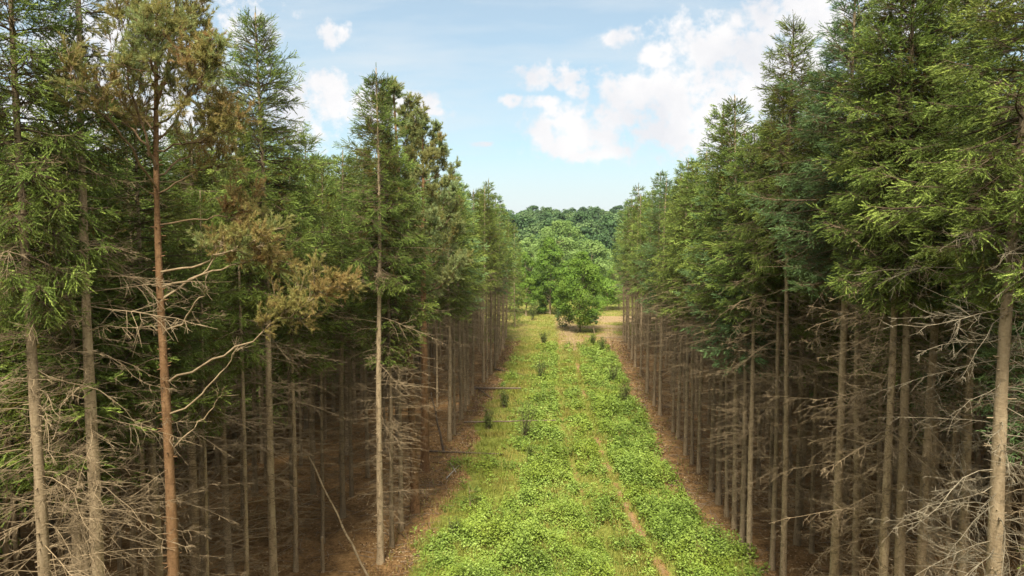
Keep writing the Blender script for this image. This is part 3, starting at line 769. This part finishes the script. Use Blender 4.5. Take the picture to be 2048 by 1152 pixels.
# one sheet with graded spacing
xs = np.concatenate([np.linspace(-520, -60, 28)[:-1], np.linspace(-60, -10, 51)[:-1], np.linspace(-10, 10, 134)[:-1], np.linspace(10, 60, 51)[:-1], np.linspace(60, 520, 28)])
ys = np.concatenate([np.linspace(-150, 6, 18)[:-1], np.linspace(6, 110, 520)[:-1], np.linspace(110, 150, 60)[:-1], np.linspace(150, 620, 52)])
X, Y = np.meshgrid(xs, ys); Z = ground_z(X, Y)
g = Geo(); ny, nx = X.shape; idx = np.arange(nx * ny).reshape(ny, nx)
F = np.stack([idx[:-1, :-1], idx[:-1, 1:], idx[1:, 1:], idx[1:, :-1]], -1).reshape(-1, 4)
g.add(np.stack([X, Y, Z], -1), F, .5, 0, True)
me = g.mesh('ground', [M['ground']])
gg, ss, _, _ = masks(X.ravel(), Y.ravel())
for nm, v in (('green', gg), ('soil', ss)):
    a = me.attributes.new(nm, 'FLOAT', 'POINT'); a.data.foreach_set('value', v.astype(np.float32))
link('ground', me, None, 'structure')

# ------------------------------------------------------------------ ground cover
def bramble_density(x, y):
    n = fbm(x, y, 5, 2.4, 3); nb = fbm(x, y, 15, 5.5, 2)
    t = track_x(y); _, _, inn, tr = masks(x, y)
    right = sstep(.2, .5, x - t) * sstep(6.3, 5.0, x + (n - .5) * 2.4 - 1.7 * sstep(34, 25, y))
    mid = sstep(-1.8, -1.5, x - t) * sstep(-.1, -.4, x - t) * .45
    fg = sstep(37, 28, y + (nb - .5) * 14) * sstep(-1.6, -2.0, x - t) * sstep(-6.2, -4.6, x + (n - .5) * 2)
    left = sstep(-1.7, -2.2, x - t) * sstep(-4.2, -1.2, x + (nb - .5) * 4) * .8
    left2 = sstep(-1.7, -2.2, x - t) * sstep(-5.6, -4.8, x) * .34 * sstep(.45, .6, nb)
    d = np.maximum.reduce([right, mid, fg, left, left2]) * sstep(88, 74, y + (nb - .5) * 14)
    tw = np.clip(tr * 1.3 + .45 * np.maximum(np.exp(-((x - t) / .5) ** 2), .8 * np.exp(-((x - t + 1.9) / .4) ** 2)), 0, 1)
    d = d * (1 - .97 * tw) * sstep(.42, .60, n + .24 * d) * (.35 + .65 * sstep(.34, .5, fbm(x, y, 88, .9, 2)))
    return np.clip(d, 0, 1)
rng = np.random.default_rng(77)
gb = Geo(); N = 26000
y = 20 + 72 * rng.random(N) ** 1.25; x = rng.uniform(-6.8, 7.8, N)
d = bramble_density(x, y); keep = rng.random(N) < d ** .8 * np.clip(1.15 - (y - 22) / 130, .4, 1); x, y, d = x[keep], y[keep], d[keep]
n = len(x); hgt = (.12 + 1.15 * sstep(.3, .75, fbm(x, y, 33, 1.5, 3))) * (.5 + .5 * d); rad = rng.uniform(.18, .40, n)
per = np.clip((38 - (y - 25) * .36), 14, 38).astype(int)
i = np.repeat(np.arange(n), per); m = len(i)
dr = nrm(rng.normal(size=(m, 3)) * [1, 1, .8] + [0, 0, .55]); dr[:, 2] = np.abs(dr[:, 2])
P = np.stack([x[i], y[i], ground_z(x, y)[i]], -1) + dr * np.stack([rad[i], rad[i], hgt[i]], -1) * (rng.uniform(.35, 1.05, m) ** .6)[:, None]
sz = (.090 + .0015 * (y - 25))[i] * rng.uniform(.8, 1.2, n)[i]
tint = .47 + .20 * rng.normal(size=n)[i] + .5 * (fbm(x, y, 71, 3.5, 2) - .5)[i] + .10 * rng.normal(size=m)
leaves(gb, P, nrm(dr * .5 + rng.normal(size=(m, 3)) * .35 + [0, 0, .8]), sz, rng, np.clip(tint, 0, 1), 0, .72)
print('bramble plants', n, 'leaves', m)
o = link('bramble_undergrowth', gb.mesh('bramble_undergrowth', [M['bramble']]), None, 'stuff')
tag(o, 'bright green bramble thicket covering the track middle and sides', 'undergrowth')

gg_ = Geo(); N = 420000
y = 20 + 118 * rng.random(N) ** 1.35; x = rng.uniform(-7, 7.4, N) * (1 + np.clip((y - 82) / 25, 0, 1.6))
gm_, sm_, inn, tr = masks(x, y)
gd = np.maximum(gm_ * (1 - .55 * bramble_density(x, y)), .05 * sstep(8.5, 6.5, np.abs(x))) * (.25 + .9 * sstep(.35, .6, fbm(x, y, 55, 1.1, 3)))
gd = gd * (1 - .8 * tr) * (.25 + .75 * sstep(.36, .5, fbm(x, y, 58, .7, 2)))
keep = rng.random(N) < gd; x, y = x[keep], y[keep]; n = len(x)
L = rng.uniform(.14, .42, n) * (1 - .35 * (y > 84)); wd = (.016 + .00040 * (y - 20))
a = rng.uniform(0, 6.28, n); ln = rng.uniform(.1, .75, n)
B = np.stack([x, y, ground_z(x, y) - .02], -1); dirh = np.stack([np.cos(a), np.sin(a), np.zeros(n)], -1)
sdv = np.stack([-np.sin(a), np.cos(a), np.zeros(n)], -1) * (wd * .5)[:, None]
E = B + dirh * (L * ln)[:, None]; E[:, 2] += L * np.sqrt(1 - ln ** 2 * .8)
Md = B * .5 + E * .5; Md[:, 2] += L * .08
W = np.stack([B - sdv, B + sdv, Md + sdv * .8, Md - sdv * .8, E], 1).reshape(-1, 3); k = np.arange(n)[:, None] * 5
tint = np.clip(.25 + .5 * fbm(x, y, 63, 4.0, 3) + .15 * rng.normal(size=n) + .15 * sstep(4, 5.5, np.abs(x)) + .2 * (y > 84), 0, 1)
gg_.add(W, np.concatenate([k + [0, 1, 2], k + [0, 2, 3], k + [3, 2, 4]]), np.repeat(tint, 5), 0)
o = link('grass', gg_.mesh('grass', [M['grass']]), None, 'stuff'); tag(o, 'olive and straw coloured grass between the brambles and litter', 'grass')
print('grass', n, time.time() - T0)

# small brown leaves, cones and bark scraps on the litter
gs = Geo(); N = 70000
y = 10 + 78 * rng.random(N) ** 1.3; x = np.where(rng.random(N) < .5, -1, 1) * (4.8 + rng.exponential(3.2, N))
m_ = masks(x, y); keep = (m_[0] < .45) & (np.abs(x) < 22) & (fbm(x, y, 91, 1.0, 3) > .40); x, y = x[keep], y[keep]; n = len(x)
leaves(gs, np.stack([x, y, ground_z(x, y) + rng.uniform(.015, .05, n)], -1), np.stack([rng.normal(size=n) * .35, rng.normal(size=n) * .35, np.ones(n)], -1), (.06 + .0014 * y), rng, rng.random(n), 0, .5)
lm = NT('fallen_leaves'); lmat = lm.surf(lm.ramp(lm.attr(), [(0, (.07, .035, .015)), (.4, (.20, .105, .04)), (.75, (.33, .20, .085)), (1, (.50, .38, .22))]), .8, .15)
o = link('leaf_litter', gs.mesh('leaf_litter', [lmat]), None, 'stuff'); tag(o, 'brown leaf and bark scraps strewn along both stand edges', 'leaf litter')
# litter of fallen twigs along both edges
gl = Geo(); N = 3400
y = 14 + 78 * rng.random(N) ** 1.2; x = np.where(rng.random(N) < .5, -1, 1) * (5.6 + rng.exponential(3.0, N)); a = rng.uniform(0, 6.28, N)
L = rng.uniform(.15, 1.0, N) ** 1.5 + .12; z = ground_z(x, y) + .02
A = np.stack([x, y, z], -1); d = np.stack([np.cos(a), np.sin(a), rng.normal(size=N) * .05], -1)
Bq = A + d * (L * .5)[:, None] + rng.normal(size=(N, 3)) * [.04, .04, .01]; C = A + d * L[:, None]
Bq[:, 2] = np.maximum(Bq[:, 2], z); C[:, 2] = np.maximum(C[:, 2], z)
tubes(gl, np.stack([A, Bq, C], 1), np.stack([.006 + .008 * L, .006 + .006 * L, .004 + .002 * L], 1) * (.8 + y / 110)[:, None], 4, 0)
o = link('twig_litter', gl.mesh('twig_litter', [M['litter_wood']]), None, 'stuff'); tag(o, 'pale broken twigs strewn over the brown needle litter', 'twigs')

# ------------------------------------------------------------------ logs, snags, stumps
def pole(name, A, B, r0, r1, label, cat, mat, group=None, stubs=8, seed=0, sag=0.0):
    rng = np.random.default_rng(seed); A = np.asarray(A, float); B = np.asarray(B, float); K = 14; s = np.linspace(0, 1, K)[:, None]
    root = empty(name, tuple(A)); tag(root, label, cat, group)
    P = (B - A) * s; P[1:-1] += rng.normal(size=(K - 2, 3)) * .004 * np.linalg.norm(B - A) * [1, 1, .25]; P[:, 2] -= sag * np.sin(s[:, 0] * 3.14)
    g = Geo(); tubes(g, P[None], ((r0 + (r1 - r0) * s[:, 0]) * (1 + .06 * rng.normal(size=K)))[None], 9, 0, .5, True, True)
    link('trunk', g.mesh('trunk', [mat]), root)
    T = nrm(B - A)
    for k in range(stubs):
        t = rng.uniform(.15, .97); i = min(K - 2, int(t * (K - 1)))
        L, ms = DEAD[rng.integers(len(DEAD))]
        b = link('branch_stub', ms[0], root); b.location = P[i]
        up = rng.uniform(0.2, 1.0); b.rotation_euler = (rng.uniform(-1, 1), -up, rng.uniform(0, 6.28)); f = rng.uniform(.15, .45); b.scale = (f, f, f)
    return root
gz = lambda p, h: np.array([p[0], p[1], float(ground_z(p[0], p[1])) + h])
GLG = 'fallen trunks lying out from the left stand'
for i, (a, b, r0, r1, lab, h0, h1, st) in enumerate([
    ((852, 906), (1006, 913), .06, .035, 'dark fallen trunk reaching from litter into grass, nearest the camera', .10, .14, 7),
    ((928, 852), (1112, 854), .06, .03, 'thin long fallen pole crossing the brambles below the dark shrub', .28, .45, 6),
    ((946, 779), (1042, 783), .11, .06, 'mossy fallen trunk with upright stubs beside the left edge spruces', .14, .3, 10),
    ((950, 776), (985, 800), .06, .03, 'short slanting fallen trunk crossing the mossy one', .2, .1, 4),
    ((988, 739), (1052, 752), .07, .04, 'farthest fallen trunk, slanting out of the left stand', .12, .12, 5)]):
    pole('fallen_trunk', gz(ground_at(*a), h0), gz(ground_at(*b), h1), r0, r1, lab, 'log', M['log_wood'], GLG, st, 800 + i)
q = ground_at(742, 1166)
pole('leaning_pole', (q[0], q[1], 0), at(616, 912, q[1] + .3), .048, .026, 'bare grey pole leaning steeply to the left among dark trunks', 'dead tree', M['dead_wood'], None, 5, 820)
q = ground_at(888, 905)
pole('dead_snag', (q[0], q[1], 0), at(862, 785, q[1] - .2), .08, .03, 'thin dark dead tree tilting at the litter edge behind the orange pines', 'dead tree', M['log_wood'], None, 6, 821)
q = ground_at(646, 1146)
pole('broken_stump', (q[0], q[1], -.1), at(644, 1074, q[1]), .085, .06, 'short broken stump standing in the litter left of the leaning pole', 'stump', M['spruce_bark'], None, 2, 822)
for i, (a, b, lab) in enumerate([((893, 960), (918, 936), 'white broken branch on the litter beside the orange pine foot'),
        ((901, 930), (912, 950), 'short white broken branch crossing the longer white one'),
        ((1365, 1020), (1382, 1044), 'pale stick on brown litter right of the bramble bank'),
        ((1425, 1082), (1462, 1102), 'curved grey stick at the feet of the right edge spruces')]):
    pole('broken_branch', gz(ground_at(*a), .06), gz(ground_at(*b), .10), .035, .018, lab, 'stick', M['bleached_wood'], None, 3, 830 + i)

# ------------------------------------------------------------------ saplings in the corridor
def sapling(px, py, h_px, seed, label, kind='pine'):
    q = ground_at(px, py); H = h_px / FPX * math.hypot(q[0], q[1]); rng = np.random.default_rng(seed)
    root = empty('sapling', tuple(gz(q, 0))); tag(root, label, 'sapling', 'saplings on the overgrown track')
    if kind == 'pine':
        g, path, rad = trunk_geo(rng, H, .03, .04, False, 6, 8, .006)
        link('trunk', g.mesh('trunk', [M['dead_wood']]), root)
        c = spruce_crown(rng, H, .12, H * .26, path, 1, .25, .1, 1.0, .6)
        link('crown', c.mesh('crown', [M['spruce_needles'], M['dead_wood']]), root)
    else:
        st, fo = Geo(), Geo(); n = 16; a = rng.uniform(0, 6.28, n); ln = rng.uniform(.05, .42, n)
        E = np.stack([np.cos(a) * ln, np.sin(a) * ln, np.sqrt(1 - ln ** 2)], -1) * (H * rng.uniform(.6, 1, n))[:, None]; B = E * 0 + rng.normal(size=(n, 3)) * [.06, .06, 0]
        tubes(st, np.stack([B, (B + E) / 2 + rng.normal(size=(n, 3)) * .03, E], 1), np.tile([.014, .01, .004], (n, 1)), 4, 0)
        link('stems', st.mesh('stems', [M['log_wood']]), root)
        i = np.repeat(np.arange(n), 44); m = len(i); t = rng.uniform(.2, 1.02, m)[:, None]
        P = B[i] * (1 - t) + E[i] * t + rng.normal(size=(m, 3)) * H * .06
        leaves(fo, P, nrm(rng.normal(size=(m, 3)) + [0, 0, .4]), .055 + .0012 * q[1], rng, np.clip(.4 + .2 * rng.normal(size=m), 0, 1), 0, .45)
        link('foliage', fo.mesh('foliage', [M['leaf_bush']]), root)
for a in [(1049, 880, 88, 901, 'dark tall shrub standing alone in the brambles left of the wheel tracks', 'bush'),
          (940, 1018, 56, 902, 'small dark green sapling on grass by the left foreground brambles', 'pine'),
          (1081, 760, 48, 903, 'dark sapling beyond the fallen trunks in the track middle', 'bush'),
          (1088, 690, 30, 904, 'small green sapling just before the bare clearing', 'bush'),
          (1008, 815, 40, 905, 'low twiggy shrub beside the mossy fallen trunk', 'bush'),
          (975, 858, 44, 906, 'low shrub at the litter edge by the long fallen pole', 'bush'),
          (1060, 925, 40, 907, 'squat dark shrub in grass in front of the long pole', 'bush'),
          (1250, 808, 50, 908, 'shrub at the right rim of the bramble bank', 'bush'),
          (1228, 765, 42, 909, 'thin shrub on the right bramble bank near the far end', 'bush'),
          (1186, 690, 26, 910, 'small sapling on the right before the clearing', 'bush'),
          (1205, 703, 30, 911, 'sapling right of the small one before the clearing', 'bush'),
          (1065, 640, 44, 912, 'thin light sapling at the left rim of the clearing', 'bush'),
          (912, 1080, 46, 913, 'twiggy shrub rising over the foreground brambles', 'bush')]: sapling(*a)

# ------------------------------------------------------------------ broadleaf trees beyond
def tree(px, py, top_py, w_px, seed, label, mat='leaf_green', Y=None, ncl=70, per=150, leaf=.26, base_f=.18, tr=.14, belly=.38, cat='tree', group='broadleaf trees beyond the clearing', crad=.30, name='broadleaf_tree', loose=0.):
    q = ground_at(px, py) if Y is None else at(px, py, Y); z0 = float(ground_z(q[0], q[1]))
    H = at(px, top_py, q[1])[2] - z0; Rx = w_px / FPX * q[1] / 2
    gt, gc = broadleaf(np.random.default_rng(seed), H, H * base_f, Rx, ncl, per, leaf, crad, 1, tr, 8, True, belly, loose)
    o = empty(name, (q[0], q[1], z0)); tag(o, label, cat, group)
    link('trunk', gt.mesh('trunk', [M['spruce_bark']]), o); link('crown', gc.mesh('crown', [M[mat]]), o)
    return o
tree(1160, 664, 508, 92, 1001, 'rounded leafy young tree standing alone in the clearing', 'leaf_green', None, 110, 170, .25, .13, .13, .36)
tree(1189, 668, 620, 22, 1002, 'small dark leafy sapling beside the lone clearing tree', 'leaf_dark', None, 22, 60, .2, .4, .05, .5)
tree(1132, 655, 612, 34, 1003, 'low dark bush at the left foot of the lone clearing tree', 'leaf_dark', None, 26, 70, .2, .03, .05, .5, 'bush', None, .4)
tree(1100, 628, 478, 62, 1004, 'tall narrow leafy tree left of the lone clearing tree', 'leaf_green', None, 120, 180, .30, .03, .18, .38, loose=.2)
tree(1120, 600, 443, 112, 1005, 'broad pale green tree with the highest crown behind the clearing', 'leaf_pale', None, 110, 150, .40, .12, .25, .45)
tree(1185, 596, 482, 86, 1006, 'rounded grey-green tree right of the highest crown', 'leaf_pale', None, 80, 130, .42, .1, .25, .45)
tree(1064, 590, 472, 62, 1007, 'grey-green tree just left of the highest crown', 'leaf_pale', None, 70, 130, .42, .1, .25, .45)
tree(1052, 632, 505, 50, 1008, 'bright yellow-green tree at the end of the left row', 'leaf_green', None, 60, 130, .28, .1, .14, .4, loose=.3)
tree(1072, 625, 560, 44, 1009, 'bright leafy bush left of the narrow dark tree', 'leaf_green', None, 40, 100, .26, .04, .1, .4, 'bush', None, .4)
tree(1214, 622, 560, 60, 1010, 'leafy bush right of the lone clearing tree', 'leaf_green', None, 50, 110, .28, .04, .1, .4, 'bush', None, .4)
tree(1238, 618, 535, 60, 1011, 'tall bush at the end of the right row', 'leaf_green', None, 60, 120, .28, .04, .1, .4, 'bush', None, .36)
tree(1190, 612, 575, 40, 1012, 'low pale bush behind the lone clearing tree', 'leaf_pale', None, 30, 100, .28, .04, .1, .4, 'bush', None, .4)
tree(1020, 625, 540, 50, 1013, 'leafy bush half behind the last left spruces', 'leaf_green', None, 50, 110, .28, .04, .1, .4, 'bush', None, .36)
# understory inside the left stand
for i, (px, Y, h, w, mt) in enumerate([(125, 27, 9.5, 5.0, 'leaf_green'), (235, 29, 11.5, 5.5, 'leaf_green'), (20, 26, 9.5, 5, 'leaf_dark'), (290, 33, 12, 5, 'leaf_green'), (440, 37, 11, 5, 'leaf_dark')]):
    p = at(px, 700, Y); gt, gc = broadleaf(np.random.default_rng(1100 + i), h, h * .12, w / 2, 80, 150, .11, .28, 1, .08, 6, True, .45, .2)
    o = empty('broadleaf_tree', (p[0], p[1], 0)); tag(o, ['leafy understory tree between the two grey trunks at far left', 'leafy understory tree seen left of the orange pine trunk',
        'shaded leafy tree at the far left picture edge', 'leafy tree in the dark directly behind the orange pine', 'dark leafy tree behind the slim bent spruce'][i], 'tree', 'leafy understory trees in the left stand')
    link('trunk', gt.mesh('trunk', [M['spruce_bark']]), o); link('crown', gc.mesh('crown', [M[mt]]), o)
print('broadleaf', time.time() - T0)

# wooded hill: one mass of crowns
rng = np.random.default_rng(1200); gh = Geo(); cnt = 0
units = []
for k in range(7):
    rr = np.random.default_rng(1300 + k); gt, gc = broadleaf(rr, 17, 3, 5.2 + .5 * (k % 3), 42, 62, .85, .34, 1, .25, 5, False, .5)
    u = Geo(); u.join(gt)
    for x in gc.m: x += 1 + (k % 3 == 2)
    u.join(gc); units.append(u)
for row, Yr in enumerate((178, 200, 222, 246, 272, 300, 330, 362, 396)):
    n = 15 + row * 2
    for j in range(n):
        px = 930 + (1310 - 930) * (j + rng.uniform(0, 1)) / n; y = Yr + rng.normal() * 5; x = at(px, 400, y)[0]
        s = rng.uniform(.8, 1.15) * (.8 if row < 2 else 1); Rm = rotz(rng.uniform(0, 6.28)) * s
        gh.join(units[rng.integers(7)], (Rm, np.array([x, y, float(ground_z(x, y)) - .3]))); cnt += 1
o = link('hillside_wood', gh.mesh('hillside_wood', [M['spruce_bark'], M['leaf_hill'], M['leaf_hill_pale']]), None, 'stuff')
tag(o, 'blue-green broadleaf wood covering the distant hill', 'wood')
print('hill', cnt, time.time() - T0)

# ------------------------------------------------------------------ air
HAZE = 0.00012
hz = Geo(); x0, x1, y0, y1, z0, z1 = -530, 530, -160, 630, -4, 43
V = [(x, y, z) for z in (z0, z1) for y in (y0, y1) for x in (x0, x1)]
hz.add(V, [(0, 2, 3, 1), (4, 5, 7, 6), (0, 1, 5, 4), (2, 6, 7, 3), (0, 4, 6, 2), (1, 3, 7, 5)])
n = NT('haze'); pv = n.new('ShaderNodeVolumePrincipled'); pv.inputs['Density'].default_value = HAZE
pv.inputs['Color'].default_value = (.86, .93, 1, 1); pv.inputs['Anisotropy'].default_value = .2
n.lk(pv.outputs[0], n.out.inputs['Volume'])
n.mat.cycles.volume_sampling = 'DISTANCE'
link('haze', hz.mesh('haze', [n.mat]), None, 'stuff')

# ------------------------------------------------------------------ sky and sun
SUN_EL, SUN_AZ = R(54), R(184)       # azimuth clockwise from +Y: behind the camera, slightly left
w = bpy.data.worlds.new('World'); SC.world = w; w.use_nodes = True
t = w.node_tree; t.nodes.clear()
def wn(typ, **kw):
    n = t.nodes.new(typ)
    for k, v in kw.items(): setattr(n, k, v)
    return n
def wl(a, b): t.links.new(a, b)
def wm(op, a, b=0.0, c=None, clamp=False):
    n = wn('ShaderNodeMath', operation=op); n.use_clamp = clamp
    for i, x in enumerate((a, b, c)):
        if x is None: continue
        if isinstance(x, (int, float)): n.inputs[i].default_value = x
        else: wl(x, n.inputs[i])
    return n.outputs[0]
sky = wn('ShaderNodeTexSky', sky_type='NISHITA'); sky.sun_disc = False
sky.sun_elevation = SUN_EL; sky.sun_rotation = SUN_AZ; sky.air_density = 1.0; sky.dust_density = 1.5; sky.ozone_density = .6
tc = wn('ShaderNodeTexCoord'); sx = wn('ShaderNodeSeparateXYZ'); wl(tc.outputs['Generated'], sx.inputs[0])
ay = wm('MAXIMUM', wm('ABSOLUTE', sx.outputs[1]), .12)
U = wm('DIVIDE', sx.outputs[0], ay); Vv = wm('DIVIDE', sx.outputs[2], ay)
uv = wn('ShaderNodeCombineXYZ'); wl(U, uv.inputs[0]); wl(Vv, uv.inputs[1]); wl(wm('MULTIPLY', wm('GREATER_THAN', 0.0, sx.outputs[1]), 7.0), uv.inputs[2])
n1 = wn('ShaderNodeTexNoise'); n1.inputs['Scale'].default_value = 10; n1.inputs['Detail'].default_value = 9; n1.inputs['Roughness'].default_value = .62; n1.inputs['Distortion'].default_value = .3
wl(uv.outputs[0], n1.inputs['Vector'])
CL = [(1520, 95, 135, 90), (1430, 130, 55, 60), (1600, 50, 110, 70), (1650, 130, 120, 90), (1840, 10, 170, 75), (1330, 225, 140, 80), (1200, 255, 100, 50), (1120, 268, 70, 34), (1255, 180, 75, 34),
      (1170, 300, 100, 20), (1430, 235, 130, 70), (1560, 260, 160, 110), (1100, 155, 56, 24), (1162, 182, 24, 16), (1080, 202, 36, 11), (1026, 201, 20, 12), (667, 68, 30, 24),
      (1238, 76, 34, 20), (1315, 113, 34, 22), (640, 200, 90, 50), (600, 270, 55, 30), (820, 212, 62, 26), (872, 222, 18, 9), (230, 230, 260, 250), (420, 380, 120, 60), (720, 210, 70, 30), (965, 288, 20, 6)]
dens = None
for (px, py, rx, ry) in CL:
    d = ray(px, py); cu, cv = d[0] / d[1], d[2] / d[1]
    s = wn('ShaderNodeVectorMath', operation='SUBTRACT'); wl(uv.outputs[0], s.inputs[0]); s.inputs[1].default_value = (cu, cv, 0)
    m = wn('ShaderNodeVectorMath', operation='MULTIPLY'); wl(s.outputs[0], m.inputs[0]); m.inputs[1].default_value = (FPX / rx / 1.3, FPX / ry / 1.3, 1)
    l = wn('ShaderNodeVectorMath', operation='LENGTH'); wl(m.outputs[0], l.inputs[0])
    v = wm('SUBTRACT', 1.0, l.outputs[1])
    dens = v if dens is None else wm('SMOOTH_MAX', dens, v, .12)
dens = wm('MAXIMUM', dens, -.9)
n1b = wn('ShaderNodeTexNoise'); n1b.inputs['Scale'].default_value = 34; n1b.inputs['Detail'].default_value = 7; n1b.inputs['Roughness'].default_value = .6; wl(uv.outputs[0], n1b.inputs['Vector'])
nn_ = wm('ADD', wm('MULTIPLY', wm('SUBTRACT', n1.outputs[0], .5), 2.6), wm('MULTIPLY', wm('SUBTRACT', n1b.outputs[0], .5), 3.2))
edge = wm('ADD', wm('MINIMUM', wm('MULTIPLY', dens, 1.5), .75), nn_)
mr = wn('ShaderNodeMapRange', interpolation_type='SMOOTHSTEP'); wl(edge, mr.inputs[0]); mr.inputs[1].default_value = -.15; mr.inputs[2].default_value = .8
# thin high cloud streaks and haze toward the horizon
mp = wn('ShaderNodeMapping'); mp.inputs['Scale'].default_value = (1.3, 6.5, 1); mp.inputs['Rotation'].default_value = (0, 0, .22); wl(uv.outputs[0], mp.inputs[0])
n2 = wn('ShaderNodeTexNoise'); n2.inputs['Scale'].default_value = 2.2; n2.inputs['Detail'].default_value = 6; n2.inputs['Roughness'].default_value = .55; wl(mp.outputs[0], n2.inputs['Vector'])
veil = wn('ShaderNodeMapRange'); wl(n2.outputs[0], veil.inputs[0]); veil.inputs[1].default_value = .42; veil.inputs[2].default_value = .72; veil.inputs[3].default_value = .36; veil.inputs[4].default_value = .74
hor = wn('ShaderNodeMapRange', interpolation_type='SMOOTHSTEP'); wl(Vv, hor.inputs[0]); hor.inputs[1].default_value = .0; hor.inputs[2].default_value = .24; hor.inputs[3].default_value = .97; hor.inputs[4].default_value = 0
vf = wm('MAXIMUM', veil.outputs[0], hor.outputs[0], clamp=True)
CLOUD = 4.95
mx = wn('ShaderNodeMix', data_type='RGBA'); wl(vf, mx.inputs[0]); st = wn('ShaderNodeMix', data_type='RGBA', blend_type='MULTIPLY'); st.inputs[0].default_value = 1; wl(sky.outputs[0], st.inputs[6]); st.inputs[7].default_value = (.78, .98, .92, 1); wl(st.outputs[2], mx.inputs[6]); mx.inputs[7].default_value = (CLOUD * .83, CLOUD * .875, CLOUD * .90, 1)
n3 = wn('ShaderNodeTexNoise'); n3.inputs['Scale'].default_value = 9; n3.inputs['Detail'].default_value = 5; wl(uv.outputs[0], n3.inputs['Vector'])
cc = wn('ShaderNodeValToRGB'); wl(n3.outputs[0], cc.inputs[0])
cc.color_ramp.elements[0].position = .38; cc.color_ramp.elements[0].color = (.84, .85, .89, 1); cc.color_ramp.elements[1].position = .56; cc.color_ramp.elements[1].color = (1, .985, .985, 1)
cs = wn('ShaderNodeVectorMath', operation='SCALE'); wl(cc.outputs[0], cs.inputs[0]); cs.inputs['Scale'].default_value = CLOUD
m2 = wn('ShaderNodeMix', data_type='RGBA'); wl(mr.outputs[0], m2.inputs[0]); wl(mx.outputs[2], m2.inputs[6]); wl(cs.outputs[0], m2.inputs[7])
# unseen bright broken cloud deck behind the camera and overhead, added for soft light
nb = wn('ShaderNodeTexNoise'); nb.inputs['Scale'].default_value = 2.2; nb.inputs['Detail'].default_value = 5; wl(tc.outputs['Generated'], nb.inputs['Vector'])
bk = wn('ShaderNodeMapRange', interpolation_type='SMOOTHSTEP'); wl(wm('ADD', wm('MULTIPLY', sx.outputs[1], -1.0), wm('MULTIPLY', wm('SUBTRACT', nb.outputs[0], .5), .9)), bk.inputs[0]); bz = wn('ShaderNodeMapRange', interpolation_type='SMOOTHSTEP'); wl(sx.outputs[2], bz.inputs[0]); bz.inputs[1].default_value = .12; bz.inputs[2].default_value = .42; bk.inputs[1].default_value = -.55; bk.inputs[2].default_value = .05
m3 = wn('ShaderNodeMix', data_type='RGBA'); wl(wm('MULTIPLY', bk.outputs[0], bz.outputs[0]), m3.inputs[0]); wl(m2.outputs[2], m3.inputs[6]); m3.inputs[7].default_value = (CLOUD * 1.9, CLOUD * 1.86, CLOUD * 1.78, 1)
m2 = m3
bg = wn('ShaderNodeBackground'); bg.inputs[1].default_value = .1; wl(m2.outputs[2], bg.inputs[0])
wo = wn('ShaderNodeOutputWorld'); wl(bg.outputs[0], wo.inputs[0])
w.cycles.sampling_method = 'MANUAL'; w.cycles.sample_map_resolution = 512

sd = bpy.data.lights.new('sun', 'SUN'); sd.energy = 4.4; sd.angle = R(14); sd.color = (1, .94, .82)
so = bpy.data.objects.new('sun', sd); COL.objects.link(so)
# the lamp shines along its local -Z
ex, ey, ez = math.sin(SUN_AZ) * math.cos(SUN_EL), math.cos(SUN_AZ) * math.cos(SUN_EL), math.sin(SUN_EL)
from mathutils import Vector
so.rotation_euler = Vector((-ex, -ey, -ez)).to_track_quat('-Z', 'Y').to_euler(); so.location = (0, -20, 60)

# ------------------------------------------------------------------ render settings
SC.view_settings.view_transform = 'Standard'; SC.view_settings.look = 'None'; SC.view_settings.exposure = 1.05; SC.view_settings.gamma = 1; SC.view_settings.use_curve_mapping = False
cy = SC.cycles
cy.max_bounces = 6; cy.diffuse_bounces = 1; cy.glossy_bounces = 2; cy.transmission_bounces = 4; cy.volume_bounces = 0; cy.transparent_max_bounces = 4
cy.use_adaptive_sampling = True; cy.adaptive_threshold = .015
cy.use_denoising = True; cy.denoiser = 'OPENIMAGEDENOISE'; cy.denoising_input_passes = 'RGB_ALBEDO_NORMAL'; cy.denoising_prefilter = 'ACCURATE'
cy.sample_clamp_indirect = 6
print('script done', time.time() - T0)
